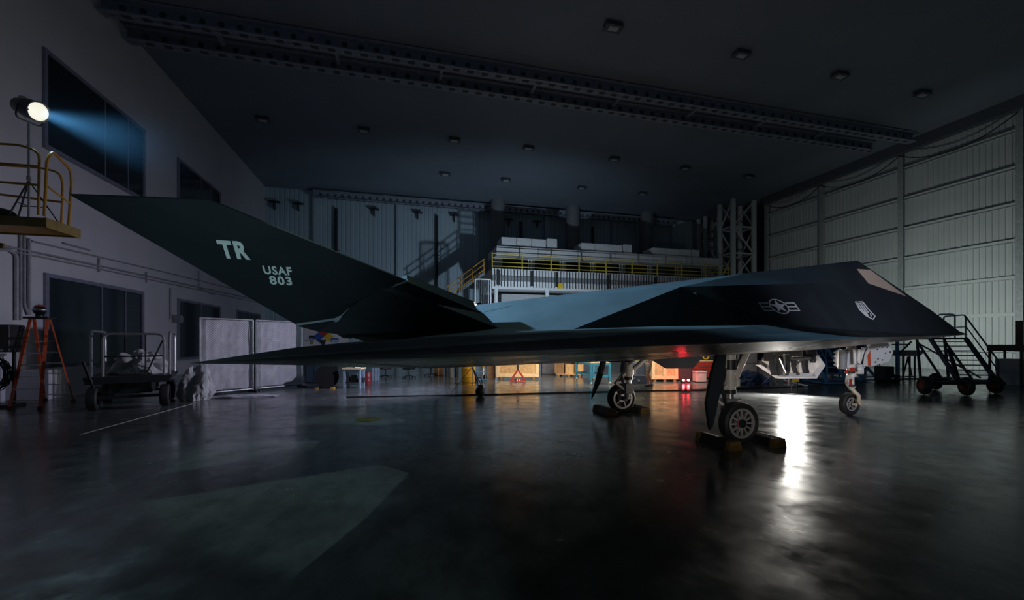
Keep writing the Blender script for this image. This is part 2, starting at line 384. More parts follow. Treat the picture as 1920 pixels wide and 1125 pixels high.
# ceiling fittings
cl = None
spots = [((493, 220), 'far left end of the ceiling'), ((682, 240), None), ((852, 259), None), ((991, 274), None), ((1152, 295), None), ((1285, 312), None), ((1404, 328), None),
         ((835, 323), None), ((949, 334), None), ((1091, 349), None), ((1205, 360), None), ((1390, 97), None), ((1150, 45), None), ((1575, 137), None), ((1730, 172), None)]
names = ['first ceiling light from the left wall in the row nearest the twin beams', 'second ceiling light from the left in the row behind the twin beams', 'third ceiling light from the left in the row behind the twin beams',
         'fourth ceiling light from the left in the row behind the twin beams', 'fifth ceiling light from the left in the row behind the twin beams', 'sixth ceiling light from the left in the row behind the twin beams',
         'last ceiling light by the sliding wall in the row behind the twin beams', 'leftmost ceiling light in the row nearest the rear wall', 'brightly glinting ceiling light above the gallery, second in the rear row',
         'third ceiling light in the row nearest the rear wall', 'rightmost ceiling light in the row nearest the rear wall', 'second ceiling light in the dark row in front of the beams',
         'leftmost ceiling light in the dark row in front of the beams', 'third ceiling light in the dark row in front of the beams', 'ceiling light by the sliding wall in front of the beams']
for (pp, _), lb in zip(spots, names):
    p = atZ(*pp, ZC)
    if cl is None:
        cl = thing('ceiling_light', lb, 'light', p, 0, 'ceiling lights')
        obj('housing', MB().box((0, 0, -0.10), (0.75, 0.42, 0.20)).box((0, 0, -0.20), (0.85, 0.5, 0.03)), mat('fitting_grey', (0.09, 0.10, 0.12), 0.6), cl)
        obj('diffuser', MB().box((0.0, 0, -0.22), (0.45, 0.25, 0.02)), OFFW, cl)
    else: dup(cl, p, 0, lb)
# ------------------------------------------------------------------ the aircraft (nose towards +X, centre line at y = YC)
YC = 8.3
AC = thing('stealth_aircraft', 'black faceted stealth jet with swept wings and V tail parked on the hangar floor', 'aircraft', (6.5, YC, 0))
near = dict(N=(15.28, 8.3, 2.06), P1=(14.95, 8.3, 2.14), R1=(13.83, 8.3, 2.72), A=(11.25, 8.3, 3.93), S=(7.84, 8.3, 3.47), S2=(1.4, 8.3, 2.58), Tc=(-1.05, 8.3, 2.0),
            T=(-0.70, 1.68, 1.795), Lm=(-0.35, 1.826, 1.80), J0=(12.47, 7.75, 2.04), J1=(9.56, 7.2, 2.12), J2=(6.76, 6.3, 2.182), J3=(4.35, 6.2, 2.127), J4=(2.69, 6.40, 2.067), J5=(1.635, 7.2, 2.10),
            K1=(4.67, 6.4, 2.81), K2=(9.40, 7.9, 3.233), T2=(-0.46, 2.15, 1.843), T3=(-0.37, 3.2, 1.862), T4=(0.2, 4.6, 1.89), T5=(0.6, 6.0, 1.93),
            Q3=(-0.85, 3.5, 1.775), Q4=(-0.1, 5.2, 1.78), Q5=(0.35, 6.6, 1.85), Dn=(-1.0, 7.8, 1.985), Bn=(8.7, 7.2, 1.70), B2=(4.5, 6.9, 1.54), B3=(0.6, 6.0, 1.50),
            U2=(-0.46, 2.15, 1.76), U3=(-0.37, 3.2, 1.69), U4=(0.2, 4.6, 1.585))
wing_top = ['N J0 T', 'J0 J1 T', 'J1 J2 T', 'J2 J3 T', 'J3 T2 T', 'J3 J4 T2', 'J4 T3 T2', 'J4 T4 T3', 'J4 J5 T4', 'J5 T5 T4', 'T T2 Q3', 'T2 T3 Q3', 'T3 T4 Q4 Q3', 'T4 T5 Q5 Q4']
wing_bot = ['N Bn T', 'Bn Lm T', 'Bn B2 Lm', 'B2 B3 Lm', 'Lm B3 U4', 'Lm U4 U3', 'Lm U3 U2', 'Lm U2 T', 'T U2 Q3', 'U2 U3 Q3', 'U3 U4 Q4 Q3', 'U4 B3 Q5 Q4']
body = ['N P1 J0', 'P1 R1 J0', 'R1 J1 J0', 'A J1 R1', 'A K2 J1', 'K2 J2 J1', 'K2 K1 J2', 'K1 J3 J2', 'K1 J4 J3', 'A S K2', 'S K1 K2', 'S S2 K1', 'S2 J5 K1', 'K1 J5 J4', 'J5 S2 Dn', 'S2 Tc Dn', 'J5 Dn Q5', 'J5 Q5 T5']
def mirror(p): return (p[0], 2 * YC - p[1], p[2])
far = {k: mirror(p) for k, p in near.items()}
def mesh_from(lists):
    mb = MB(); cache = {}
    def vv(p):
        k = tuple(round(c, 5) for c in p)
        if k not in cache: cache[k] = mb.bm.verts.new(V(p))
        return cache[k]
    for D, L in lists:
        for f in L:
            vs = [vv(D[k]) for k in f.split()]
            if len(set(vs)) == len(vs): mb.bm.faces.new(vs if D is near else vs[::-1])
    return mb
belly = mesh_from([])
def add_faces(mb, polys):
    for P in polys: mb.bm.faces.new([mb.bm.verts.new(V(p)) for p in P])
    return mb
bm_body = mesh_from([(near, body), (far, body)])
n_, f_ = near, far
BVHP = [([near[k] for k in f.split()]) for f in body]
BV = BVHTree.FromPolygons([V(p) for P in BVHP for p in P], [tuple(range(sum(len(q) for q in BVHP[:i]), sum(len(q) for q in BVHP[:i + 1]))) for i in range(len(BVHP))])
fus = obj('fuselage', bm_body, SKIN_BLACK, AC, True)
for D, nm in ((near, 'near'), (far, 'far')):
    obj('wing', mesh_from([(D, wing_top)]), SKIN_BLACK, AC, True, label='thin swept wing')
    obj('wing_underside', mesh_from([(D, wing_bot)]), BELLY, AC, True)
add_faces(belly, [(n_['N'], n_['Bn'], f_['Bn']), (n_['Bn'], n_['B2'], f_['B2'], f_['Bn']), (n_['B2'], n_['B3'], f_['B3'], f_['B2']), (n_['B3'], n_['Q5'], n_['Dn'], n_['Tc']), (f_['B3'], f_['Q5'], f_['Dn'], f_['Tc']), (n_['B3'], n_['Tc'], f_['B3'])])
bmesh.ops.remove_doubles(belly.bm, verts=belly.bm.verts, dist=1e-4)
obj('belly', belly, BELLY, AC, True)
def onbody(px, py, off=0.006):
    d = ray(px, py).normalized(); loc, nr, i, dist = BV.ray_cast(CAMP, d)
    if loc is None: return CAMP + d * 9
    return loc - d * off
def decal(name, polys, m, parent, proj, thick=0.004, label=None):
    mb = MB()
    def face(P): mb.bm.faces.new([mb.bm.verts.new(proj(*q)) for q in P])
    for P in polys:
        if len(P) == 4:                      # cut long strokes into short pieces so they follow the facets
            A, B, C_, D = [V((*q, 0)) for q in P]
            n = max(1, int(max((B - A).length, (C_ - D).length) / 2.5)); m_ = max(1, int(max((D - A).length, (C_ - B).length) / 2.5))
            g = lambda u, v: (A.lerp(B, u)).lerp(D.lerp(C_, u), v)
            for i in range(n):
                for k in range(m_): face([tuple(g(u, v))[:2] for u, v in ((i / n, k / m_), ((i + 1) / n, k / m_), ((i + 1) / n, (k + 1) / m_), (i / n, (k + 1) / m_))])
        else: face(P)
    o = obj(name, mb, m, parent, True, label=label)
    s = o.modifiers.new('solid', 'SOLIDIFY'); s.thickness = thick; s.offset = 0
    return o
# cockpit glass, both sides and a front pane
win = [(1607, 504.5), (1631, 506), (1699, 555.6), (1629, 531.6)]
wp = [onbody(*q, off=0.012) for q in win]
def pane(name, pts):
    mb = MB().poly(pts, [tuple(range(len(pts)))])
    o = obj(name, mb, COCKPIT, AC, True); s = o.modifiers.new('solid', 'SOLIDIFY'); s.thickness = 0.012; s.offset = 0
    return o
pane('side_window', wp)
pane('side_window', [V(mirror(p)) for p in wp][::-1])
edge = [wp[0] + V((-0.03, 0, 0)), wp[1], wp[2], wp[3]]
# insignia: star, ring and bars
C0 = (1460.7, 574.6); EX = (16.6, 0.0); EYV = (-10.2, -14.2)
def ins(u, v): return (C0[0] + u * EX[0] + v * EYV[0], C0[1] + u * EX[1] + v * EYV[1])
def pj(px, py): return onbody(px, py)
star = [(math.sin(2 * math.pi * i / 10) * (0.88 if i % 2 == 0 else 0.36), math.cos(2 * math.pi * i / 10) * (0.88 if i % 2 == 0 else 0.36)) for i in range(10)]
polys = []
for i in range(10): polys.append([ins(0, 0), ins(*star[i]), ins(*star[(i + 1) % 10])])
for i in range(40):
    a, b = 2 * math.pi * i / 40, 2 * math.pi * (i + 1) / 40
    polys.append([ins(math.sin(a), math.cos(a)), ins(math.sin(b), math.cos(b)), ins(.87 * math.sin(b), .87 * math.cos(b)), ins(.87 * math.sin(a), .87 * math.cos(a))])
for sgn in (-1, 1):
    for u0, u1, v0, v1 in ((0.98, 2.05, 0.40, 0.52), (0.86, 2.05, -0.60, -0.46), (1.93, 2.05, -0.5, 0.45), (1.02, 1.95, -0.10, 0.04)):
        polys.append([ins(sgn * u0, v0), ins(sgn * u1, v0), ins(sgn * u1, v1), ins(sgn * u0, v1)])
decal('star_and_bars', polys, MARKW, AC, pj, label='white outlined star and bars insignia')
# shield patch behind the cockpit
def zz(P): return [(1400 + x / 4.3636, 480 + y / 4.3636) for x, y in P]
outer = [(884, 374), (945, 370), (962, 384), (1012, 448), (1056, 492), (1036, 523), (975, 492), (918, 438), (908, 412)]
inner = [(894, 380), (942, 378), (955, 390), (1006, 452), (1046, 492), (1032, 513), (980, 484), (926, 434), (917, 410)]
polys = [zz([outer[i], outer[(i + 1) % 9], inner[(i + 1) % 9], inner[i]]) for i in range(9)]
polys += [zz([(906, 386), (913, 384), (960, 455), (952, 456)]), zz([(922, 384), (929, 382), (984, 466), (975, 470)]), zz([(938, 384), (943, 386), (1000, 462), (992, 468)]), zz([(922, 436), (928, 428), (990, 474), (1000, 494), (992, 500), (980, 482)]), zz([(1008, 470), (1014, 468), (1024, 492), (1016, 498)])]
decal('shield_patch', polys, MARKW, AC, pj, label='small white shield patch with wing strokes')
decal('light_fitting', [[(1300, 548), (1305, 549), (1306, 553), (1303, 551), (1300, 550)]], MARKW, AC, pj)
# joint strips on the fuselage flank and panel seams
for P in ([(1213, 580), (1213.8, 580), (1226, 606), (1225.2, 606)], [(1113, 603), (1113.8, 603), (1119, 616), (1118, 616)], [(908, 585.5), (908, 584.8), (961, 572.2), (962, 573)], [(961, 572.5), (962, 572), (980, 578), (979, 578.5)]):
    decal('panel_seam', [P], DARKM, AC, pj, 0.002)
# --- V tail
def plane_pt(x, y): return V((x, y, 2.0 + (YC - 0.5 - y) / 0.909))
FN = V((0, -1, -0.909)).normalized()      # outboard-down normal of the near fin plane (cant)
FN = V((0, -1.0, -1.0 * 0.909)).normalized()
P0 = V((0, 7.8, 2.0))
FU = V((0, -0.909, 1.0)).normalized()     # up along the fin
NRM = FU.cross(V((1, 0, 0))).normalized()
if NRM.dot(CAMP - P0) < 0: NRM = -NRM     # faces the camera: outboard and down
def onfin(px, py, off=0.0):
    d = ray(px, py); t = ((P0 + NRM * off) - CAMP).dot(NRM) / d.dot(NRM)
    return CAMP + d * t
rud = [(130, 365), (392, 375), (762, 526.5), (735, 534), (700, 534.5), (664, 566), (638, 592), (628, 597), (553, 607.5)]
stub = [(763, 528.5), (890, 577.5), (907, 588), (934, 615), (872, 618), (640, 627.5), (597, 622), (556, 611), (629, 600.5), (637, 596), (666, 569), (702, 538), (735, 538)]
rp_ = [onfin(*q) for q in rud]; sp_ = [onfin(*q) for q in stub]
for i_, y_ in ((2, 7.25), (3, 7.10), (4, 7.22), (5, 7.70)): sp_[i_] = atY(*stub[i_], y_)
sp_mid = onfin(745, 575)
mid_tip = onfin(262, 371); mid_root = onfin(672, 559)
def fin_side(mir):
    f = (lambda p: V(mirror(p))) if mir else (lambda p: V(p))
    nn = V((NRM.x, -NRM.y if mir else NRM.y, NRM.z))
    k = len(rp_)
    # ruddervator: diamond section with a crease from tip to root on both faces
    edgev = [f(p) for p in rp_]; back = [p - nn * 0.03 for p in edgev]
    A1, A2 = f(mid_tip) + nn * 0.012, f(mid_root) + nn * 0.055
    B1, B2_ = f(mid_tip) - nn * 0.05, f(mid_root) - nn * 0.11
    mb = MB(); bm = mb.bm
    e = [bm.verts.new(p) for p in edgev]; b = [bm.verts.new(p) for p in back]
    a1, a2, b1, b2 = [bm.verts.new(p) for p in (A1, A2, B1, B2_)]
    for E, x, y in ((e, a1, a2), (b, b1, b2)):
        for tri in ((E[0], x, y, E[8]), (E[1], E[2], y, x), (E[2], E[3], y), (E[3], E[4], y), (E[4], E[5], y), (E[5], E[6], y), (E[6], E[7], y), (E[7], E[8], y)): bm.faces.new(tri)
    for i in range(1, k): bm.faces.new((e[i], b[i], b[(i + 1) % k], e[(i + 1) % k]))
    bm.faces.new((e[0], a1, b1, b[0])); bm.faces.new((a1, e[1], b[1], b1))
    obj('ruddervator', mb, SKIN_BLACK, AC, True)
    mb = MB(); bm = mb.bm; k = len(sp_); low = (2, 3, 4, 5)
    ins_ = V((0, -0.30 if mir else 0.30, -0.06))
    e = [bm.verts.new(f(p)) for p in sp_]; q = [bm.verts.new(f(p) + (ins_ if i in low else -nn * 0.20)) for i, p in enumerate(sp_)]
    # outer face as a strip between the root line and the split line
    tri = [(0, 1, 2), (0, 2, 12), (12, 2, 3), (12, 3, 11), (11, 3, 4), (11, 4, 10), (10, 4, 9), (9, 4, 5), (9, 5, 8), (8, 5, 6), (8, 6, 7)]
    for t_ in tri: bm.faces.new([e[i] for i in t_]); bm.faces.new([q[i] for i in t_[::-1]])
    for i in range(k): j = (i + 1) % k; bm.faces.new((e[i], q[i], q[j], e[j]))
    obj('tail_fin_stub', mb, SKIN_BLACK, AC, True)
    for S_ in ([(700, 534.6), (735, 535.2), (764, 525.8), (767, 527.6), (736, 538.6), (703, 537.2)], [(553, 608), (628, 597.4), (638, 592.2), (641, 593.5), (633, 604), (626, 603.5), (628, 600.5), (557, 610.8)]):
        m2 = MB().prism([f(onfin(*q_, 0.012)) for q_ in S_], -nn * 0.02); obj('lit_split_strip', m2, mat('lit_split_pale', (0.42, 0.52, 0.60), 0.35, metal=0.3), AC, True)  # light showing along the rudder split, put into added pale strips
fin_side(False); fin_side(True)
FINBV = {}
def text_on_fin(s, q0, q1, name, bold):
    c = bpy.data.curves.new(name, 'FONT'); c.body = s; c.align_x = 'LEFT'; c.offset = bold; c.resolution_u = 3; c.space_character = 1.14
    o = bpy.data.objects.new('tmp', c); COL.objects.link(o)
    dg = bpy.context.evaluated_depsgraph_get(); me = o.evaluated_get(dg).to_mesh()
    vs = [v.co.copy() for v in me.vertices]; fs = [tuple(p.vertices) for p in me.polygons]
    o.evaluated_get(dg).to_mesh_clear(); bpy.data.objects.remove(o)
    x0 = min(v.x for v in vs); x1 = max(v.x for v in vs); y0 = min(v.y for v in vs); y1 = max(v.y for v in vs)
    tl, br = onfin(*q0, 0.03), onfin(*q1, 0.03)
    u0, u1 = tl.x, br.x; v0, v1 = (br - P0).dot(FU), (tl - P0).dot(FU)
    face = [rp_[0], rp_[1], rp_[2], rp_[3], rp_[4], rp_[5], rp_[6], rp_[7], rp_[8], mid_tip + NRM * 0.012, mid_root + NRM * 0.055]
    bv = BVHTree.FromPolygons(face, [(0, 9, 10, 8), (1, 2, 10, 9), (2, 3, 10), (3, 4, 10), (4, 5, 10), (5, 6, 10), (6, 7, 10), (7, 8, 10)])
    mb = MB(); b = []
    for v in vs:
        uu = u0 + (u1 - u0) * (v.x - x0) / (x1 - x0); vv = v0 + (v1 - v0) * (v.y - y0) / (y1 - y0)
        p = V((uu, P0.y, P0.z)) + FU * vv
        h = bv.ray_cast(p + NRM * 0.5, -NRM)
        b.append(mb.bm.verts.new((h[0] if h[0] is not None else p) + NRM * 0.007))
    for f in fs:
        try: mb.bm.faces.new([b[i] for i in f])
        except ValueError: pass
    o = obj(name, mb, MARK, AC, True); sm = o.modifiers.new('solid', 'SOLIDIFY'); sm.thickness = 0.003; sm.offset = 0
    return o
text_on_fin('TR', (404.5, 450), (470.5, 487), 'tail_code', 0.04)['label'] = 'large pale letters TR'
text_on_fin('USAF', (491.5, 497.5), (549, 516), 'service_letters', 0.03)['label'] = 'pale letters USAF'
text_on_fin('803', (503, 517), (549, 535), 'serial_number', 0.03)['label'] = 'pale number 803'

# --- undercarriage
def wheel(c, rad, wd, rim, outb, parent, fancy):
    c = V(c); ax = V((0, outb, 0))
    h = wd / 2
    tyre = MB().lathe([(rim, -h * .8), (rim + .02, -h * .92), (rad * .86, -h), (rad * .97, -h * .72), (rad, -h * .3), (rad, h * .3), (rad * .97, h * .72), (rad * .86, h), (rim + .02, h * .92), (rim, h * .8)], c, ax, 48)
    to = obj('tyre', tyre, RUBBER, parent, True, smooth=True)
    hub = MB()
    hub.lathe([(rim, h * .8), (rim * .98, h * .86), (rim * .84, h * .80), (rim * .82, h * .55), (rim, h * .5)], c, ax, 48)
    hub.lathe([(rim, -h * .8), (rim * .84, -h * .80), (rim * .82, -h * .5), (rim, -h * .5)], c, ax, 48)
    hub.lathe([(0, h * .8), (rim * .36, h * .8), (rim * .40, h * .55), (rim * .40, -h * .5), (0, -h * .55)], c, ax, 32)
    n = 12 if fancy else 5
    for i in range(n):
        a = 2 * math.pi * i / n
        d = V((math.cos(a), 0, math.sin(a)))
        hub.bar(c + d * rim * .36 + ax * h * .62, c + d * rim * .86 + ax * h * .66, rim * (0.17 if fancy else 0.3), h * .25)
        hub.bar(c + d * rim * .36 - ax * h * .5, c + d * rim * .86 - ax * h * .5, rim * 0.3, h * .2)
    obj('wheel_rim', hub, ALU, to, True, smooth=True)
    obj('hub_well', MB().cyl(c - ax * h * .1, c + ax * h * .1, rim * .97, n=40), BLACK, to, True)
    cap = MB().lathe([(rim * .30, h * .8), (rim * .28, h * .95), (rim * .16, h * .97), (rim * .15, h * .82), (0, h * .82)], c, ax, 24)
    for i in range(6):
        a = math.pi * i / 3; cap.cyl(c + V((math.cos(a), 0, math.sin(a))) * rim * .22 + ax * h * .9, c + V((math.cos(a), 0, math.sin(a))) * rim * .22 + ax * h * 1.02, rim * .035, n=6)
    obj('hub_cap', cap, DARKM, to, True)
    if fancy:
        mb = MB()
        for i in range(10):
            a0 = R(140) + R(80) * i / 10; a1 = R(140) + R(80) * (i + 1) / 10
            mb.bar(c + V((math.cos(a0), 0, math.sin(a0))) * rim * .38 + ax * h * .83, c + V((math.cos(a1), 0, math.sin(a1))) * rim * .38 + ax * h * .83, rim * .06, .012)
        obj('red_mark', mb, RED, to, True, label='red arc on the hub')
    return to
def main_leg(wx, wy, outb, top):
    inn = -outb; sy = wy + inn * 0.27; sx = wx + 0.05
    wheel((wx, wy, 0.38), 0.38, 0.23, 0.275, outb, AC, outb < 0)
    st = MB()
    st.cyl((sx, sy, 0.95), (sx, sy, top), 0.105, n=24); st.cyl((sx, sy, 1.02), (sx, sy, 1.13), 0.135, n=24); st.cyl((sx, sy, 1.28), (sx, sy, 1.33), 0.125, n=24)
    st.cyl((sx, sy, 1.16), (sx, sy, 1.20), 0.118, n=24)
    so = obj('main_strut', st, CREAM, AC, True, smooth=True)
    obj('oleo', MB().cyl((sx, sy, 0.62), (sx, sy, 1.02), 0.075, n=20), STEEL, so, True, smooth=True)
    obj('gland_ring', MB().cyl((sx, sy, 0.88), (sx, sy, 0.96), 0.11, n=24), DARKM, so, True, smooth=True); obj('upper_sleeve', MB().cyl((sx, sy, 1.34), (sx, sy, 1.52), 0.112, n=24), DARKM, so, True, smooth=True)
    obj('axle_housing', MB().box((sx - .02, sy, 0.66), (0.22, 0.2, 0.26)).cyl((sx - .02, sy, 0.62), (wx, sy, 0.38), 0.07).cyl((wx, sy, 0.38), (wx, wy, 0.38), 0.055).cyl((sx + .05, sy, .74), (sx + .26, sy, .76), 0.02), GREY, so, True, bevel=0.012)
    tl = MB()
    for o in (-.06, .06):
        tl.bar((sx - .10, sy + o, 1.06), (sx - .36, sy + o * .5, 0.80), 0.035, 0.05); tl.bar((sx - .36, sy + o * .5, 0.80), (sx - .08, sy + o, 0.60), 0.035, 0.05)
    tl.cyl((sx - .36, sy - .06, 0.80), (sx - .36, sy + .06, 0.80), 0.028)
    obj('torque_link', tl, CREAM, so, True)
    hs = MB()
    for k in range(4):
        hs.path([(sx - .13 - .02 * k, sy - .08, 1.5), (sx - .20 - .03 * k, sy - .10, 1.15), (sx - .30 + .03 * k, sy - .12, 0.92), (sx - .18, sy - .1, 0.72), (sx - .10, sy - .05, 0.56 + .03 * k)], 0.013, 0.12, 6)
    obj('brake_hose', hs, BLACK, so, True)
    br = MB(); br.cyl((sx + .12, sy, 1.10), (sx + .62, sy + inn * .25, top + .02), 0.045, n=14); br.cyl((sx + .40, sy + inn * .15, 1.40), (sx + .62, sy + inn * .25, top + .02), 0.06, n=14); br.box((sx + .13, sy, 1.09), (0.12, 0.1, 0.14))
    obj('drag_brace', br, CREAM, AC, True, smooth=True)
    bc = MB().cyl((sx + .10, sy + .06, 1.12), (sx + .55, sy + .06 + inn * .25, top), 0.022, n=8); bc.cyl((sx - .12, sy, 1.2), (sx - .14, sy, top), 0.03)
    obj('brace_actuator', bc, DARKM, AC, True)
    obj('side_strut', MB().cyl((sx - .1, sy, 1.25), (sx - .28, sy + outb * .2, top), 0.03).cyl((sx - .05, sy, 1.22), (sx + .1, sy + inn * .6, top), 0.04), CREAM, AC, True)
main_leg(5.98, 6.52, -1, 1.62); main_leg(5.62, 10.16, 1, 1.62)
def plate(name, pts, y, m, th=0.05, parent=AC, **k):
    return obj(name, MB().prism([atY(*p, y) for p in pts], (0, th, 0)), m, parent, True, **k)
plate('gear_door', [(1346, 664), (1363, 662), (1358, 705), (1349, 745), (1337, 800), (1332, 806), (1330, 795), (1325, 757), (1335, 700)], 6.2, SKIN_BLACK, 0.06, label='long black door hanging beside the near main wheel')
plate('gear_door', [(1128, 674), (1138, 673), (1129, 709), (1117, 736), (1110, 748), (1112, 735)], 10.75, SKIN_BLACK, 0.06, label='long black door hanging beside the far main wheel')
plate('bay_door', [(1213, 668), (1313, 664), (1315, 673), (1300, 691), (1250, 691)], 8.9, SKIN_BLACK, 0.06, label='black hanging door behind the main gear')
bd = plate('bay_door', [(1424, 684), (1440, 660), (1530, 655), (1546, 685), (1531, 708), (1460, 708)], 8.2, CREAM, 0.05, label='pale hexagonal inner bay door with dark struts')
rim_o = [(1422, 684), (1460, 709.5), (1531.5, 709.5), (1548, 685), (1533, 664)]; rim_i = [(1427, 684), (1461, 706), (1529.5, 706), (1543, 685), (1530, 666)]
mb = MB()
for i in range(4):
    mb.prism([atY(*rim_o[i], 8.1), atY(*rim_o[i + 1], 8.1), atY(*rim_i[i + 1], 8.1), atY(*rim_i[i], 8.1)], (0, 0.09, 0))
obj('door_rim', mb, WHITE, bd, True)
for pts in ([(1448, 664), (1456, 664), (1456, 690), (1459, 704), (1453, 704), (1449, 690)], [(1464, 668), (1467, 668), (1470, 690), (1466, 703), (1462, 703)], [(1476, 666), (1481, 665), (1482, 694), (1478, 704), (1475, 694)],
            [(1490.5, 675), (1494, 675), (1493, 688), (1497, 700), (1494, 700), (1490, 686)], [(1509, 674), (1516, 672), (1516, 690), (1518, 699), (1512, 700), (1510, 686)]):
    obj('door_strut', MB().prism([atY(*p, 7.9) for p in pts], (0, 0.10, 0)), DARKM, bd, True)
mb = MB(); mb.cyl(atY(1470, 664, 7.9), atY(1470, 706, 7.9), 0.035).cyl(atY(1462, 672, 7.85), atY(1474, 700, 7.85), 0.025).cyl(atY(1484, 672, 7.9), atY(1518, 671, 7.9), 0.045).cyl(atY(1497, 676, 8.0), atY(1510, 673, 8.0), 0.02).cyl(atY(1486, 690, 8.05), atY(1497, 681, 8.05), 0.012)
obj('trapeze_tube', mb, STEEL, bd, True)
mb = MB().box(atY(1517, 664, 7.95), (0.25, 0.12, 0.30)).box(atY(1524, 668, 7.95), (0.08, 0.1, 0.30)).box(atY(1440, 668, 7.95), (0.16, 0.1, 0.22))
obj('trapeze_bracket', mb, DARKM, bd, True, bevel=0.01)
# nose leg
nx, ny = 11.0, 8.3
nw = wheel((nx, ny + .02, 0.285), 0.285, 0.17, 0.17, -1, AC, False)
st = MB(); st.cyl(atY(1597, 706, 8.3), atY(1596, 648, 8.3), 0.10, n=20).cyl(atY(1597, 724, 8.3), atY(1597, 706, 8.3), 0.055, n=16).cyl(atY(1597, 726, 8.3), atY(1597, 721, 8.3), 0.085, n=20)
ns = obj('nose_strut', st, CREAM, AC, True, smooth=True)
fk = MB().path([atY(1596, 722, 8.3), atY(1600, 733, 8.22), atY(1611, 742, 8.14), atY(1610, 752, 8.14), (nx + .12, 8.15, .30)], 0.045, 0.1, 10).path([atY(1597, 722, 8.4), atY(1601, 735, 8.44), atY(1608, 748, 8.45), (nx + .1, 8.45, .30)], 0.04, 0.1, 10).cyl((nx, 8.14, .285), (nx, 8.46, .285), 0.035)
obj('wheel_fork', fk, mat('fork_tan', (0.66, 0.56, 0.42), 0.45), ns, True, smooth=True)
obj('torque_link', MB().bar(atY(1590, 704, 8.25), atY(1588, 718, 8.25), .06, .06).bar(atY(1588, 718, 8.25), atY(1597, 731, 8.25), .06, .06).bar(atY(1604, 700, 8.25), atY(1592, 717, 8.25), .05, .05), CREAM, ns, True)
obj('steering_unit', MB().box(atY(1608, 692, 8.2), (0.17, 0.2, 0.24)).cyl(atY(1612, 692, 8.05), atY(1612, 692, 8.2), 0.05), WHITE, ns, True, bevel=0.015)
obj('torque_collar', MB().cyl(atY(1593, 700, 8.2), atY(1593, 696, 8.2), 0.11).cyl(atY(1598, 724, 8.2), atY(1598, 721, 8.2), 0.09), BLACK, ns, True)
obj('safety_streamer', MB().box(atY(1598, 693, 8.1), (0.12, 0.03, 0.10)).box(atY(1588, 697, 8.1), (0.05, 0.03, 0.10)).box(atY(1595, 716, 8.1), (0.06, 0.03, 0.14)), RED, ns, True, label='red safety tag')
for k, (a, b, m_, rr) in enumerate((((1581, 656), (1579, 692), GREY, .09), ((1588, 654), (1588, 688), WHITE, .05), ((1602, 655), (1603, 682), WHITE, .035), ((1611, 655), (1609, 678), CREAM, .05), ((1619, 652), (1610, 682), WHITE, .04), ((1627, 652), (1610, 684), BLACK, .03), ((1633, 650), (1614, 684), BLACK, .025), ((1624, 672), (1617, 688), CREAM, .05))):
    obj('leg_actuator', MB().cyl(atY(*a, 8.15), atY(*b, 8.15), rr, n=12), m_, ns, True, smooth=True)
nd = plate('nose_gear_door', [(1633, 645), (1665, 643), (1675, 660), (1667, 678), (1633, 687), (1621, 687), (1624, 665)], 8.05, WHITE, 0.04, label='white nose gear door with a red stripe')
obj('door_stripe', MB().prism([atY(*p, 8.04) for p in [(1627, 666), (1632, 657), (1633, 686.5), (1628, 686.5)]], (0, 0.008, 0)), mat('stripe_orange', (0.62, 0.10, 0.03), 0.5), nd, True, label='orange red stripe')
mb = MB()
for q in ((1645, 655), (1654, 651), (1663, 651), (1646, 673), (1654, 675), (1641, 679), (1660, 662), (1669, 660)): 
    p = atY(*q, 8.045); mb.cyl(p, p + V((0, -.012, 0)), 0.018, n=8)
obj('fastener', mb, DARKM, nd, True)
plate('nose_gear_door', [(1574, 655), (1579, 655), (1578, 680), (1577, 692), (1565, 684), (1569, 680), (1564, 676), (1568, 671), (1564, 668), (1569, 663), (1565, 661)], 8.55, WHITE, 0.04, label='white saw-toothed rear nose gear door')
# wheel chocks
def chock_set(tx, ty, lab):
    for k, (dx, l) in enumerate(((-0.47, 'behind'), (0.47, 'in front of'))):
        t = thing('wheel_chock', lab % l, 'chock', (tx + dx, ty, 0), 0, 'wheel chocks')
        s = 1 if dx < 0 else -1
        obj('block', MB().prism([(-.14 * 1, -.42, 0), (.14, -.42, 0), (.10 * 1, -.42, .15), (-.06, -.42, .17)] if s > 0 else [(-.14, -.42, 0), (.14, -.42, 0), (.06, -.42, .17), (-.10, -.42, .15)], (0, .84, 0)), BLACK, t, bevel=0.015)
        for e in (-.43, .33):
            obj('end_cap', MB().prism([(-.145, e, 0), (.145, e, 0), (.105, e, .155), (-.105, e, .155)], (0, .10, 0)), mat('worn_chock_yellow', (0.22, 0.13, 0.025), .6, var=.4, scale=25), t)
chock_set(5.98, 6.50, 'black chock with yellow ends %s the near main wheel'); chock_set(5.62, 10.2, 'black chock with yellow ends %s the far main wheel')
# ------------------------------------------------------------------ stage lamp, platform and haze (upper left)
D3 = LAMP_D
t = thing('stage_lamp', 'round white-faced stage lamp shining above the yellow platform', 'lamp', LAMP)
prof = [(0.0, -0.62), (0.12, -0.62), (0.17, -0.55), (0.20, -0.30), (0.22, -0.28), (0.22, -0.02), (0.235, -0.02), (0.235, 0.03), (0.215, 0.03), (0.205, -0.01), (0.0, -0.012)]
obj('lamp_housing', MB().lathe(prof, (0, 0, 0), D3, 36), DARKM, t, smooth=True)
obj('lens', MB().lathe([(0, 0.02), (0.10, 0.012), (0.20, -0.005)], (0, 0, 0), D3, 36), LENS, t, smooth=True)
sd = D3.cross(V((0, 0, 1))).normalized()
yk = MB().path([V((0, 0, 0)) - D3 * .2 + sd * .25, V((-.05, 0, -.30)) - D3 * .2 + sd * .25, V((-.05, 0, -.30)) - D3 * .2 - sd * .25, V((0, 0, 0)) - D3 * .2 - sd * .25], 0.018, 0.1)
obj('yoke', yk, DARKM, t)
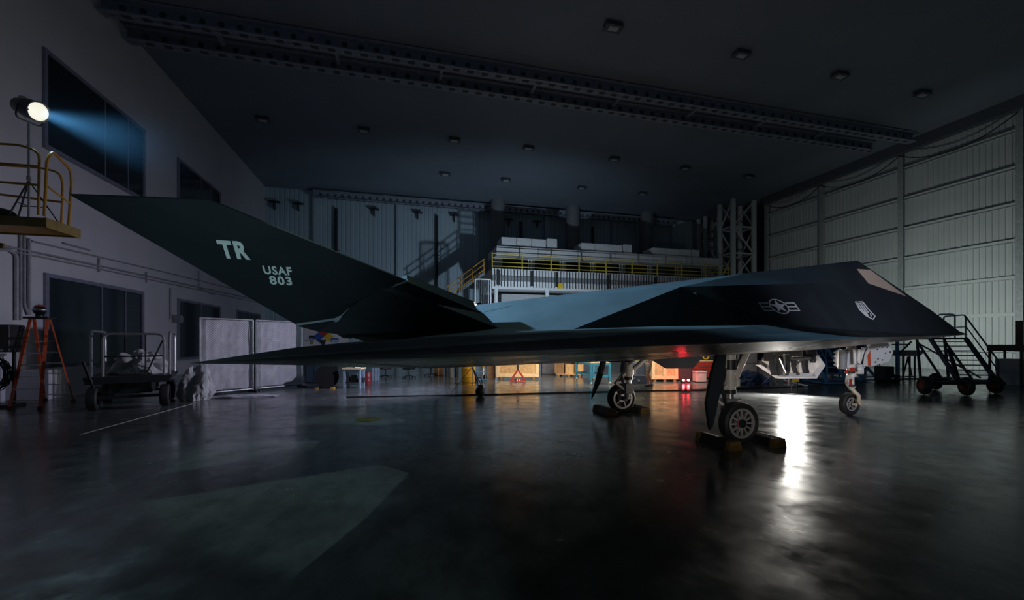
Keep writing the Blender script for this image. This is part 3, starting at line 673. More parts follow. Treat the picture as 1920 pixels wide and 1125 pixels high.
obj('latch', MB().sph(D3 * 0.03 + sd * .22 + V((0, 0, -.05)), 0.02).box(-D3 * .45 + V((0, 0, .2)), (.12, .06, .08)), GALV, t)
PX1 = -7.7; PZ = 4.62
base = LAMP + V((-.05, 0, -.32)) - D3 * .2
st = thing('lamp_stand', 'thin black tripod stand holding the stage lamp on the yellow platform', 'stand', (base.x, base.y, PZ))
obj('pole', MB().cyl((0, 0, .15), (0, 0, base.z - PZ - .02), 0.022).cyl((0, 0, 1.0), (0, 0, 1.1), 0.04).cyl((0, 0, 1.75), (0, 0, 1.83), 0.035), GALV, st)
for k in range(3):
    a = R(20 + 120 * k); obj('leg', MB().bar((0, 0, 1.0), (math.cos(a) * .55, math.sin(a) * .42, 0.02), .03, .02).bar((0, 0, .4), (math.cos(a) * .33, math.sin(a) * .25, 0.42), .02, .015), BLACK, st)
pf = thing('work_platform', 'yellow railed work platform lift under the stage lamp', 'platform', (-9.2, 12.35, 0))
dk = MB().box((-9.55, 12.35, 4.53), (3.7, 0.98, 0.16))
obj('deck', dk, YEL, pf, True, bevel=0.02)
obj('toe_board', MB().box((PX1 + .02, 12.35, 4.52), (0.05, 1.06, 0.22)).box((-9.55, 11.84, 4.52), (3.7, 0.05, 0.20)).box((-9.55, 12.86, 4.52), (3.7, 0.05, 0.20)), mat('worn_yellow', (0.30, 0.20, 0.06), 0.6), pf, True)
obj('scissor_arm', MB().bar((-11.2, 12.1, 4.4), (-8.6, 12.1, 4.0), .06, .12).bar((-9.2, 12.6, 4.4), (-11.2, 12.6, 4.0), .06, .12), mat('worn_yellow', (0, 0, 0)), pf, True)
mast = MB()
for dx in (0, .12, .24): mast.cyl((-9.75 + dx, 12.3, 0.2), (-9.75 + dx, 12.3, 4.45), 0.025)
obj('mast', mast, PIPEW, pf, True)
mb = MB().box((-9.6, 12.3, .2), (.9, .8, .16)); [mb.cyl((-9.6 + sx * .4, 12.3 + sy * .35, .08), (-9.6 + sx * .4, 12.3 + sy * .45, .08), .08) for sx in (-1, 1) for sy in (-1, 1)]
obj('base', mb, mat('worn_yellow', (0, 0, 0)), pf, True)
def rail(pts, y, r=.026, fil=.25): return obj('guard_rail', MB().path([atY(*p, y) for p in pts], r, fil), YEL, pf, True, smooth=True)
rail([(-40, 267), (40, 272), (74, 285), (72, 403)], 11.9)
rail([(-40, 303), (72, 312)], 11.9, fil=0); rail([(-40, 338), (72, 347)], 11.9, fil=0); rail([(-30, 268), (-30, 403)], 11.9, fil=0)
rail([(-20, 308), (80, 315), (112, 324), (118, 345), (115, 428)], 12.8)
rail([(-20, 362), (116, 379)], 12.8, fil=0)
g = [atX(*p, PX1) for p in [(83, 405), (88, 300), (98, 283), (132, 318), (134, 342), (128, 432)]]
obj('gate', MB().path(g, .028, .12).path([atX(90, 350, PX1), atX(131, 381, PX1)], .02), YEL, pf, True, smooth=True)
obj('tool_bag', MB().sph((-8.95, 12.35, PZ + .15), .3, (1.3, .8, .5)), BLACK, tag(thing('tool_bag', 'black bag on the yellow platform at the lamp stand feet', 'bag', (-8.95, 12.35, PZ)), 'black bag on the yellow platform at the lamp stand feet', 'bag'), True, smooth=True)
hz = MB().box((-7.0, 12.1, 6.85), (5.4, 4.6, 4.4))
hm = bpy.data.materials.new('haze_air'); hm.use_nodes = True; nt = hm.node_tree; nt.nodes.remove(nt.nodes['Principled BSDF'])
vs_ = nt.nodes.new('ShaderNodeVolumeScatter'); vs_.inputs['Density'].default_value = 0.03; vs_.inputs['Anisotropy'].default_value = 0.1; vs_.inputs['Color'].default_value = (0.30, 0.62, 1, 1)
tc = nt.nodes.new('ShaderNodeTexCoord'); sx = nt.nodes.new('ShaderNodeVectorMath'); sx.operation = 'SUBTRACT'; sx.inputs[1].default_value = (0.5, 0.5, 0.5)
# thin out towards the edges of the haze patch
nt.links.new(tc.outputs['Generated'], sx.inputs[0])
ln = nt.nodes.new('ShaderNodeVectorMath'); ln.operation = 'LENGTH'; nt.links.new(sx.outputs[0], ln.inputs[0])
mr = nt.nodes.new('ShaderNodeMapRange'); mr.inputs['From Min'].default_value = 0.5; mr.inputs['From Max'].default_value = 0.2; mr.inputs['To Min'].default_value = 0; mr.inputs['To Max'].default_value = 0.0009
nt.links.new(ln.outputs['Value'], mr.inputs['Value']); nt.links.new(mr.outputs['Result'], vs_.inputs['Density']); nt.links.new(vs_.outputs[0], nt.nodes['Material Output'].inputs['Volume'])
HZ = obj('haze', hz, hm); tag(HZ, 'blue haze hanging in the beam of the stage lamp', 'haze', kind='stuff')

# ------------------------------------------------------------------ left side
# red stepladder with a globe lamp on top
Z1 = 2.62
tops = [atT(57, 598, 12.55), atT(89, 598, 12.55), atT(64, 598, 12.85), atT(94, 598, 12.85)]
feet = [fl(18, 767), fl(75, 767), fl(84, 751), fl(138, 753)]
lc = (tops[0] + tops[3]) / 2; lc.z = 0
ld = thing('stepladder', 'orange red stepladder standing by the left wall window', 'ladder', lc)
for a, b in zip(tops, feet):
    o = obj('rail', MB().bar(a, b + V((0, 0, .02)), .07, .035), ORANGE, ld, True)
    obj('foot', MB().box(b + V((0, 0, .035)), (.09, .06, .07)), BLACK, o, True)
for i, j, n, nm in ((0, 1, 7, 'step'), (2, 3, 7, 'rung')):
    for k in range(1, n + 1):
        f = k / (n + .6); a = tops[i].lerp(feet[i], f); b = tops[j].lerp(feet[j], f)
        obj(nm, MB().bar(a, b, .07 if nm == 'step' else .03, .025), GALV, ld, True)
obj('top_cap', MB().box((tops[0] + tops[3]) / 2 + V((0, 0, .03)), (.62, .36, .06)), BLACK, ld, True, bevel=.015)
gp = (tops[0] + tops[3]) / 2 + V((-.02, 0, .06))
gl = thing('globe_lamp', 'small round black lamp head resting on top of the orange stepladder', 'lamp', gp)
obj('globe', MB().sph((0, 0, .20), .155), mat('gloss_black', (0.02, 0.02, 0.022), 0.15), gl, smooth=True)
obj('band', MB().lathe([(.155, .19), (.165, .20), (.165, .225), (.155, .235)], (0, 0, 0), (0, 0, 1), 24), GALV, gl)
obj('cap', MB().lathe([(0, .37), (.08, .35), (.12, .31), (.10, .30), (0, .30)], (0, 0, 0), (0, 0, 1), 20), ORANGE, gl, smooth=True)
obj('foot', MB().cyl((0, 0, 0), (0, 0, .06), .09), BLACK, gl)
# dark rig and hanging cable hanks
rg = thing('cable_rack', 'black equipment rack at the left edge beside the stepladder', 'rack', (-11.13, 15.42, 0))
obj('cabinet', MB().box((0, 0, 1.95), (.95, .55, .78)), BLACK, rg, bevel=.03)
for sx_ in (-.4, .4): obj('post', MB().box((sx_, 0, .79), (.06, .06, 1.58)), DARKM, rg)
obj('base', MB().box((0, 0, .04), (.95, .6, .08)), DARKM, rg)
obj('connector_row', MB().cyl((.1, -.29, 1.5), (.42, -.29, 1.5), .03).cyl((-.1, -.30, 1.56), (.1, -.32, 1.46), .03).cyl((-.3, -.3, 1.5), (-.3, -.36, 1.5), .05).box((.25, -.3, 1.62), (.2, .05, .06)), GALV, rg)
ck = MB()
for i in range(16):
    a = rnd.uniform(-.10, .10); rx = rnd.uniform(.16, .30); rz = rnd.uniform(.28, .48)
    ck.path([(.36 + a + rx * math.sin(2 * math.pi * k / 22), -.40 + rnd.uniform(-.03, .03), .98 + rz * math.cos(2 * math.pi * k / 22)) for k in range(22)], .014, n=5, closed=True)
ch_ = thing('cable_hank', 'thick black hank of cable hanging from the equipment rack', 'cable', (-11.13, 15.42, 0)); obj('coil', ck, BLACK, ch_)
# low white plinth under the window
obj_pl = struct('trim_90', MB().box((-11.5, 18.1, .475), (1.1, 2.2, .95)), WALLW, bevel=.01)
# railed cart
A_, B_ = fl(183, 767), fl(304, 763)
ct = thing('platform_cart', 'dark four-wheeled cart with pipe rails parked before the white wall', 'cart', ((A_.x + B_.x) / 2 - .32, A_.y + .88, 0), R(20))
W2 = (B_ - A_).length / 2
obj('deck', MB().box((0, 0, .86), (2 * W2 + .35, 2.2, .10)).box((0, -1.08, .78), (2 * W2 + .3, .06, .14)), DARKM, ct, bevel=.015)
obj('chassis', MB().box((0, 0, .55), (.9, 1.9, .28)).bar((-W2, -.95, .33), (W2, -.95, .33), .08, .08).bar((-W2, .9, .33), (W2, .9, .33), .08, .08).bar((-.35, -.9, .4), (.1, -1.05, .75), .06, .04), BLACK, ct)
for x in (-W2, W2):
    for y in (-.95, .9):
        wh = obj('wheel', MB().lathe([(.17, -.10), (.27, -.11), (.31, -.08), (.32, 0), (.31, .08), (.27, .11), (.17, .10)], (x, y, .32), (1, 0, 0), 28), RUBBER, ct, smooth=True)
        obj('wheel_hub', MB().cyl((x - .07, y, .32), (x + .07, y, .32), .175), DARKM, wh)
hr = lambda pts: obj('hand_rail', MB().path(pts, .032, .18), GALV, ct, smooth=True)
hr([(-.55, -1.0, .9), (-.55, -1.0, 2.08), (W2 - .02, -1.0, 2.08), (W2 - .02, -1.0, .9)])
obj('cross_bar', MB().path([(-.55, -1.0, 1.45), (W2, -1.0, 1.45)], .022).path([(.33, -1.0, .9), (W2 - .05, -1.0, 1.9)], .022).path([(.33, -1, .9), (.33, -1.0, 2.08)], .02), DARKM, ct)
hr([(W2 + .1, -.85, .9), (W2 + .1, -.85, 2.15), (W2 + .1, .9, 2.15), (W2 + .1, .9, .9)])
hr([(-W2 - .05, -.85, .9), (-W2 - .05, -.85, 2.15), (-W2 - .05, .9, 2.15), (-W2 - .05, .9, .9)])
obj('tow_bar', MB().bar((-W2 + .05, -1.0, .5), (-W2 - .12, -1.35, 1.35), .05, .05), DARKM, ct)
# crumpled canvas
def heap(name, c, sc, label, seed, m=CLOTH):
    mb = MB(); bmesh.ops.create_icosphere(mb.bm, subdivisions=5, radius=1)
    for v in mb.bm.verts:
        p = v.co.copy(); q = p * 1.7 + V((seed * 7.1, 0, 0))
        w_ = q + V((noise.noise(q * 1.3), noise.noise(q * 1.3 + V((9, 0, 0))), 0)) * .6
        f = .95 + .40 * noise.noise(q) - .30 * abs(noise.noise(w_ * 1.5)) + .16 * abs(noise.noise(w_ * 2.8 + V((0, 3, 0))))
        f *= 1.12 - .30 * max(p.z, 0)
        v.co = V((p.x * f * sc[0], p.y * f * sc[1], max(p.z * f, -.25 + .05 * noise.noise(q * 3)) * sc[2] + .25 * sc[2]))
        v.co.z = max(v.co.z, 0.005)
    o = obj(name, mb, m, smooth=True); o.location = V(c)
    return tag(o, label, 'tarpaulin')
heap('canvas_tarp', (ct.location.x + .1, ct.location.y + .05, .915), (.60, .62, .62), 'crumpled pale canvas bundle lying on the cart deck', 1)
q = fl(338, 742); heap('canvas_tarp', (-6.30, 15.72, 0), (.42, .36, 1.0), 'tall heap of grey canvas on the floor between the cart and the mesh fence', 4)
# chain-link fence with a sheet tied behind it
def fence_panel(P, Q, h, label, seed):
    P = V(P); Q = V(Q); d = (Q - P).normalized(); L = (Q - P).length; nrm = V((-d.y, d.x, 0))
    f = thing('fence_panel', label, 'fence', (P + Q) / 2, math.atan2(d.y, d.x), 'chain-link fence panels')
    x0, x1 = -L / 2 + .02, L / 2 - .02
    obj('frame', MB().path([(x0, 0, .06), (x0, 0, h), (x1, 0, h), (x1, 0, .06)], .03, .02).path([(x0, 0, .10), (x1, 0, .10)], .025), GALV, f, smooth=True)
    mb = MB(); st = .085; r = .0055; z0, z1 = .10, h; H_ = z1 - z0
    k = int((L + H_) / st)
    for sgn in (1, -1):
        for i in range(k):
            s0 = -H_ + i * st
            a = max(s0, 0); b = min(s0 + H_, L)
            if b - a < .02: continue
            za, zb = z0 + (a - s0), z0 + (b - s0)
            xa, xb = (-L / 2 + a, -L / 2 + b) if sgn > 0 else (L / 2 - a, L / 2 - b)
            mb.cyl((xa, sgn * .004, za), (xb, sgn * .004, zb), r, n=4)
    obj('chain_link', mb, GALV, f)
    mb = MB(); nu, nv = 60, 60; vs = []; fs = []
    for j in range(nv + 1):
        for i in range(nu + 1):
            u = i / nu; v = j / nv
            x = -L / 2 + .05 + (L - .1) * u * (1 if seed == 1 else .92); z = .16 + (h - .2) * v
            fold = .05 * noise.noise(V((u * 4 + v * 2.4 * (1 - v), v * 2.2, seed * 5))) + .03 * noise.noise(V((u * 9 - v * 7, v * 3, seed * 3)))
            vs.append((x, .10 + fold + .03 * math.sin(u * 40) * (.2 if u > .12 else 1), z + .03 * noise.noise(V((u * 3, 1, seed)))))
    for j in range(nv):
        for i in range(nu): a = j * (nu + 1) + i; fs.append((a, a + 1, a + nu + 2, a + nu + 1))
    o = obj('sheet', MB().poly(vs, fs), SHEET, f, smooth=True)
    for x in (x0, x1): obj('foot', MB().bar((x, -.3, .03), (x, .3, .03), .05, .05), DARKM, f)
    return f
G0, G1, G2 = fl(373, 744), fl(475, 734), fl(567, 725)
fence_panel(G0, G1, 2.66, 'chain-link fence panel with folded pale sheet, beside the canvas heap', 1)
fence_panel(G1 + (G2 - G1) * .04, G2, 2.66, 'chain-link fence panel behind the black wing, nearer the notice wall', 2)
mb = MB(); vs = []; 
o = heap('plastic_sheet', (fl(445, 744).x + .28, fl(445, 744).y - .25, 0), (.95, .14, .10), 'pale plastic sheet trailing on the floor under the mesh fence', 3, SHEET)

# ------------------------------------------------------------------ back of the hangar: gallery building
GY = 34.6
gx0 = atY(923, 560, GY).x; gx1 = atY(1366, 560, GY).x
def gz(px, py): return atY(px, py, GY).z
zb, zr0, zr1 = gz(925, 541), gz(925, 503), gz(925, 474)
ga = thing('gallery', 'white two-storey gallery with yellow railing along the rear wall', 'building', ((gx0 + gx1) / 2, GY + 2.5, 0))
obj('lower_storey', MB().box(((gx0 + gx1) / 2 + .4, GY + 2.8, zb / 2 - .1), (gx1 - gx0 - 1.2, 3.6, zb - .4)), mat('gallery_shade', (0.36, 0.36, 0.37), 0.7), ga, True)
obj('floor_band', MB().box(((gx0 + gx1) / 2, GY + 2.4, (zb + zr0) / 2), (gx1 - gx0, 4.8, zr0 - zb)), WHITE, ga, True)
obj('fascia_strip', MB().box(((gx0 + gx1) / 2, GY - .05, zb + (zr0 - zb) * .52), (gx1 - gx0, .1, .42)), GREY, ga, True)
n = 84
pk = MB()
for i in range(n): pk.box((gx0 + .2 + (gx1 - gx0 - .4) * i / (n - 1), GY - .13, (zb + zr0) / 2 + .05), (.05, .05, zr0 - zb - .25))
obj('picket_screen', pk, DARKM, ga, True)
[obj('bracket', MB().box((gx0 + dx, GY - .2, zr0 - .8), (.22, .1, 1.2)), DARKM, ga, True) for dx in (.5, 3.4, 5.6, 10.4, 15.2, 20)]
for i in range(6):
    obj('support_post', MB().cyl((gx0 + .35 + i * (gx1 - gx0 - .7) / 5, GY + .2, 0), (gx0 + .35 + i * (gx1 - gx0 - .7) / 5, GY + .2, zb), .18), WHITE, ga, True)
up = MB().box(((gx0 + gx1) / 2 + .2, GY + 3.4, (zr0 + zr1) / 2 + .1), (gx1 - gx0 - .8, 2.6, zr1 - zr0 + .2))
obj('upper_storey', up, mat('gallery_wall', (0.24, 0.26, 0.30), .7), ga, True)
for i in range(7):
    x = gx0 + 2.6 + i * (gx1 - gx0 - 4) / 6.4
    wn = obj('dark_window', MB().box((x, GY + 2.08, (zr0 + zr1) / 2), (2.5, .06, zr1 - zr0 - .1)), GLASS, ga, True)
    obj('window_post', MB().box((x + 1.15, GY + 2.05, (zr0 + zr1) / 2), (.10, .08, zr1 - zr0)).box((x + 1.42, GY + 2.05, (zr0 + zr1) / 2), (.07, .08, zr1 - zr0)), WHITE, wn, True)
ry = MB()
for k in range(4): ry.cyl((gx0, GY + .05, zr0 + (zr1 - zr0) * (k + .6) / 3.7), (gx1, GY + .05, zr0 + (zr1 - zr0) * (k + .6) / 3.7), .035, n=8)
obj('yellow_rail', ry, mat('rail_yellow', (0.62, 0.46, 0.06), .5), ga, True)
for i in range(10):
    x = gx0 + (gx1 - gx0) * i / 9; obj('rail_post', MB().box((x, GY + .05, (zr0 + zr1) / 2), (.09, .09, zr1 - zr0 + .08)), mat('rail_yellow', (0, 0, 0)), ga, True)
ys = atY(1050.5, 536, GY - .2); obj('yellow_sign', MB().box(ys, (.42, .05, .45)), YSIGN, ga, True); 
rz0, rz1 = gz(933, 473), gz(933, 460)
nseg = 6; wseg = (gx1 - gx0 - .6) / nseg
for i in range(nseg):
    obj('roof_panel', MB().box((gx0 + .6 + wseg * (i + .5), GY + 3.0, zr1 + .48), (wseg - .06, 3.6, .78)), WHITE, ga, True)
def roofbox(p0, p1, lab):
    a = atY(*p0, GY + 1.5); b = atY(*p1, GY + 1.5); zz_ = zr1 + .88
    t = thing('roof_unit', lab, 'equipment', ((a.x + b.x) / 2, GY + 2.4, zz_), 0, 'air units on the gallery roof')
    n_ = max(1, round((b.x - a.x) / 1.5)); ww = (b.x - a.x) / n_
    for i in range(n_): obj('casing', MB().box((a.x - (a.x + b.x) / 2 + ww * (i + .5), 0, (a.z - zz_) / 2), (ww - .04, 1.8, a.z - zz_)), WHITE, t, bevel=.02)
roofbox((940, 444), (1024, 462), 'long white unit on the gallery roof, leftmost of all'); roofbox((1026, 447), (1045, 464), 'small white box right beside the leftmost long roof unit')
roofbox((1090, 455), (1167, 474), 'long white unit in the middle of the gallery roof'); roofbox((1169, 458), (1185, 474), 'small white box right beside the middle roof unit')
roofbox((1224, 464), (1296, 484), 'long white unit at the right end of the gallery roof'); roofbox((1297, 468), (1312, 484), 'small white box rightmost on the gallery roof')
# white gated stair landing left of the gallery
s0, s1 = atY(891, 565, 33.6), atY(920, 565, 33.6)
sg = thing('stair_gate', 'white barred gate at the left end of the gallery', 'gate', ((s0.x + s1.x) / 2, 33.6, 0))
ztop = atY(891, 523, 33.6).z; zlo = 3.6
obj('gate_frame', MB().path([(s0.x, 33.6, 0), (s0.x, 33.6, ztop), (s1.x, 33.6, ztop), (s1.x, 33.6, 0)], .06, .15), WHITE, sg, True)
mb = MB()
for i in range(1, 8): mb.cyl((s0.x + (s1.x - s0.x) * i / 8, 33.6, 0.2), (s0.x + (s1.x - s0.x) * i / 8, 33.6, ztop), .022, n=6)
obj('bars', mb, WHITE, sg, True)
lf = thing('stair_rail', 'yellow stair rail climbing to the gallery from its left end', 'railing', (gx0 - 1.9, 33.0, 0))
mb = MB()
for dz in (0, .45, .9): mb.cyl((gx0 - 3.6, 36.2, zr0 - 2.4 + dz), (gx0 - .3, 36.2, zr0 + .2 + dz), .04)
for k in range(4): mb.cyl((gx0 - 3.4 + k, 36.2, 0.0 if k == 0 else zr0 - 2.6 + k * .78), (gx0 - 3.4 + k, 36.2, zr0 - 1.45 + k * .79), .04)
obj('rails', mb, YEL, lf, True)
obj('stair_flight', MB().bar((gx0 - 3.8, 36.8, zr0 - 2.7), (gx0 - .25, 36.8, zr0 - .1), 1.1, .25), GREY, lf, True)

# ------------------------------------------------------------------ lamps on stands
def tripod(name, label, p, h, spread=.55, m=BLACK):
    t = thing(name, label, 'stand', (p.x, p.y, 0))
    obj('pole', MB().cyl((0, 0, .25), (0, 0, h), .018).cyl((0, 0, .9), (0, 0, .98), .03), GALV, t)
    for k in range(3):
        a = R(-75 + 120 * k); o = obj('leg', MB().bar((0, 0, .95), (math.cos(a) * spread, math.sin(a) * spread, .02), .028, .018).bar((0, 0, .35), (math.cos(a) * spread * .6, math.sin(a) * spread * .6, .40), .015, .015), m, t)
    return t
tp = tripod('light_stand', 'tripod stand with crossed legs on the floor before the yellow drum', TRI, 3.12, .75)
def strobe(name, label, p, d, glow):
    t = thing(name, label, 'lamp', p); d = V(d).normalized()
    obj('lamp_head', MB().cyl(-d * .30, -d * .02, .065, n=20).box(V((0, 0, -.07)) - d * .15, (.05, .05, .08)), BLACK, t)
    obj('reflector', MB().lathe([(.05, -.04), (.07, -.02), (.10, .05), (.105, .05), (.075, -.03)], (0, 0, 0), d, 24), STEEL, t)
    if glow: obj('bulb', MB().sph(d * .02, .045), BULB, t, smooth=True)
    return t
strobe('strobe_lamp', 'bright small lamp on the tall tripod peeking over the fuselage by the fin', TRI + V((.12, 0, 0)), (-.6, -.6, -.1), True)
q = atT(888, 725, 14.6); q.z = 0
sb = thing('sandbag', 'black sandbag slung on the tripod leg by the yellow drum', 'bag', (TRI.x + .12, TRI.y - .95, 0))
obj('bag', MB().sph((0, 0, .16), .20, (.85, .45, .8)).box((0, 0, .30), (.16, .12, .16)), BLACK, sb, smooth=True); obj('strap', MB().path([(-.08, 0, .42), (-.1, .05, .62), (.02, .03, .64), (.08, 0, .42)], .015, .05), DARKM, sb)
ws = tripod('light_stand', 'tripod stand holding the strobe hidden behind the jet nose', WASH, WASH.z - .16, .4)
strobe('strobe_lamp', 'strobe behind the jet nose turned to the sliding wall', WASH, (1, 0, -.2), False)
ks = tripod('light_stand', 'added tripod stand for the unseen gallery strobe behind the fuselage', KICK, KICK.z - .10, .5)
strobe('strobe_lamp', 'added unseen strobe behind the fuselage turned to the gallery', KICK, (0, 1, .25), False)
sf = thing('softbox', 'glowing white softbox standing behind the pale bay door', 'lamp', (SOFT.x, SOFT.y, 0))
sd_ = V((-(10.0), -(11.0), 0)).normalized(); ang = math.atan2(sd_.y, sd_.x)
rotm = Matrix.Rotation(ang, 3, 'Z')
obj('housing', MB().box(rotm @ V((-.14, 0, 0)) + V((0, 0, 1.0)), (.24, .86, .80), rotm), BLACK, sf)
obj('diffuser', MB().box(rotm @ V((-.005, 0, 0)) + V((0, 0, 1.0)), (.02, .82, .76), rotm), SOFTM, sf)
obj('pole', MB().cyl((0, 0, .02), rotm @ V((-.14, 0, 0)) + V((0, 0, .6)), .02), DARKM, sf)
obj('foot', MB().box((0, 0, .015), (.5, .5, .03)), DARKM, sf)
# ------------------------------------------------------------------ clutter along the back
def tbox(name, label, cat, px0, px1, pyb, h, depth, m, rz=0.0, group=None, bevel=.015):
    a, b = fl(px0, pyb), fl(px1, pyb); w_ = (b - a).length; mid = (a + b) / 2
    d = V((b - a)).normalized(); back = V((-d.y, d.x, 0))
    t = thing(name, label, cat, mid + back * depth / 2, math.atan2(d.y, d.x) + rz, group)
    return t, w_
# notice wall on legs behind the tail
c_ = atT(612, 640, 26.5); wall_y = c_.y
a, b = atT(572, 612, 26.5), atT(652, 612, 26.5)
nb = thing('notice_board', 'white notice board with safety signs between the fence and the jet tail', 'sign', ((a.x + b.x) / 2, (a.y + b.y) / 2, 0), -YAW * .3)
hw = (b - a).length / 2
obj('panel', MB().box((0, 0, 2.1), (2 * hw, .12, 1.9)), WHITE, nb)
for x in (-hw + .1, hw - .1): obj('post', MB().box((x, .05, .6), (.1, .1, 1.2)), DARKM, nb)
def onb(px, py):
    p = atT(px, py, 26.3); M = Matrix.Translation(nb.location) @ Matrix.Rotation(nb.rotation_euler.z, 4, 'Z'); l_ = M.inverted() @ p; return l_
l_ = onb(606, 632); s_ = .30
for (dx, dz, mm) in ((0, s_, SRED), (-s_, 0, SBLUE), (s_, 0, YSIGN), (0, -s_, WHITE)):
    obj('hazard_sign', MB().prism([(l_.x + dx, -.09, l_.z + dz - s_), (l_.x + dx + s_, -.09, l_.z + dz), (l_.x + dx, -.09, l_.z + dz + s_), (l_.x + dx - s_, -.09, l_.z + dz)], (0, .03, 0)), mm, nb)
def sign(px0, py0, px1, py1, m, m2=None):
    a, b = onb(px0, py1), onb(px1, py0)
    o = obj('sign_plate', MB().box(((a.x + b.x) / 2, -.085, (a.z + b.z) / 2), (b.x - a.x, .03, b.z - a.z)), m, nb)
    if m2: obj('sign_face', MB().box(((a.x + b.x) / 2, -.105, (a.z + b.z) / 2 - .05), (b.x - a.x - .1, .02, b.z - a.z - .16)), m2, o)
sign(619, 634, 633, 641.5, SBLUE, WHITE); sign(580, 629, 590, 637, DARKM, GREYB); sign(572, 638, 588, 640, GREYB); sign(582, 640, 588, 645, GREENM)
l2 = onb(603, 642); obj('pennant', MB().prism([(l2.x - .25, -.1, l2.z + .15), (l2.x + .25, -.1, l2.z + .15), (l2.x + .1, -.1, l2.z - .28)], (0, .02, 0)), DARKM, nb)
# dark curtain of tool bags under the board
t, w_ = tbox('parts_locker', 'dark low locker under the notice board right of the fence', 'cabinet', 572, 606, 719, .95, .6, BLACK)
obj('body', MB().box((0, 0, .50), (w_, .6, .90)), NAVY, t, bevel=.02); obj('plinth', MB().box((0, 0, .03), (w_ - .06, .5, .06)), BLACK, t); obj('door_gap', MB().box((0, -.302, .5), (.02, .01, .8)), BLACK, t)
# hose reel
q = fl(613, 728)
t = thing('hose_reel', 'black round hose reel on yellow feet beside the wooden bench', 'reel', q, -YAW)
obj('drum', MB().lathe([(0, -.22), (.44, -.22), (.44, -.18), (.30, -.17), (.30, .17), (.44, .18), (.44, .22), (0, .22)], (0, 0, .47), V((.45, -1, 0)), 32), REELB, t, smooth=True)
obj('hose', MB().lathe([(.30, -.16), (.40, -.15), (.40, .15), (.30, .16)], (0, 0, .47), V((.45, -1, 0)), 32), RUBBER, t, smooth=True)
for x in (-.28, .32): obj('foot', MB().box((x, -.05, .03), (.12, .5, .06)), YEL, t)
obj('upright', MB().bar((-.28, 0, .05), (-.05, .12, .47), .05, .04).bar((.32, 0, .05), (.05, -.12, .47), .05, .04), DARKM, t)
q2 = fl(600, 728); tag(obj('floor_strip', MB().box(q2 + V((0, 0, .004)), (.5, .12, .008)), YEL), 'short yellow strip on the floor left of the hose reel', 'marking')
def bench(name, label, cat, px0, px1, pyb, h, depth, top, leg, shelf=None, rz=0):
    t, w_ = tbox(name, label, cat, px0, px1, pyb, h, depth, top, rz)
    obj('table_top', MB().box((0, 0, h - .03), (w_ + .08, depth + .06, .06)), top, t, bevel=.01)
    for x in (-w_ / 2 + .04, w_ / 2 - .04):
        for y in (-depth / 2 + .04, depth / 2 - .04): obj('leg', MB().box((x, y, (h - .06) / 2), (.08, .08, h - .06)), leg, t)
    if shelf is not None: obj('shelf', MB().box((0, 0, .25), (w_ - .06, depth - .06, .03)), shelf, t)
    obj('apron', MB().box((0, -depth / 2 + .05, h - .11), (w_ - .12, .03, .10)).box((0, depth / 2 - .05, h - .11), (w_ - .12, .03, .10)), leg, t)
    return t, w_
t, w_ = bench('workbench', 'wooden-topped workbench with grey blue legs beside the red bin', 'bench', 643, 676, 729, .82, .5, WOODL, GREYB, DARKM)
bt = t
for k, (dx, hh, lab) in enumerate(((-.25, .18, 'dark toolbox on the bench shelf, toward the hose reel'), (.05, .26, 'taller dark box in the middle of the bench shelf'), (.32, .15, 'low dark box on the bench shelf, toward the red bin'))):
    o = thing('tool_box', lab, 'box', bt.location + Matrix.Rotation(bt.rotation_euler.z, 3, 'Z') @ V((dx, 0, .266)), bt.rotation_euler.z, 'boxes on the bench shelf')
    obj('case', MB().box((0, 0, hh / 2), (.22, .32, hh)), DARKM, o, bevel=.01); obj('handle', MB().path([(-.07, 0, hh), (-.07, 0, hh + .04), (.07, 0, hh + .04), (.07, 0, hh)], .01, .02), GALV, o)
o = thing('paper_stack', 'small white stack lying on the wooden workbench top', 'paper', bt.location + V((.12, -.1, .822))); obj('sheets', MB().box((0, 0, .02), (.22, .3, .04), Matrix.Rotation(.3, 3, 'Z')), WHITE, o)
def drum(name, label, px0, px1, pyb, h, m, rings=True):
    a, b = fl(px0, pyb), fl(px1, pyb); r = (b - a).length / 2; mid = (a + b) / 2
    t = thing(name, label, 'drum', mid)
    obj('body', MB().lathe([(0, .02), (r * .97, .02), (r, .04), (r, h * .33), (r * 1.03, h * .34), (r, h * .36), (r, h * .66), (r * 1.03, h * .67), (r, h * .69), (r, h - .02), (r * .97, h), (0, h - .03)], (0, 0, 0), (0, 0, 1), 32), m, t, smooth=True)
    obj('rim', MB().lathe([(r * .98, 0), (r * 1.02, 0), (r * 1.02, .03), (r * .98, .03)], (0, 0, 0), (0, 0, 1), 32).lathe([(r * .96, h - .01), (r * 1.02, h - .01), (r * 1.02, h + .015), (r * .96, h + .015)], (0, 0, 0), (0, 0, 1), 32), DARKM if m is not DRUMY else m, t)
    return t
drum('waste_bin', 'red metal bin standing beside the wooden workbench', 682, 696, 722, .56, mat('bin_red', (0.17, 0.02, 0.025), .4))
bench('side_bench', 'narrow blue-legged bench behind the red bin', 'bench', 698, 706, 715, .95, .5, GREYB, GREYB)
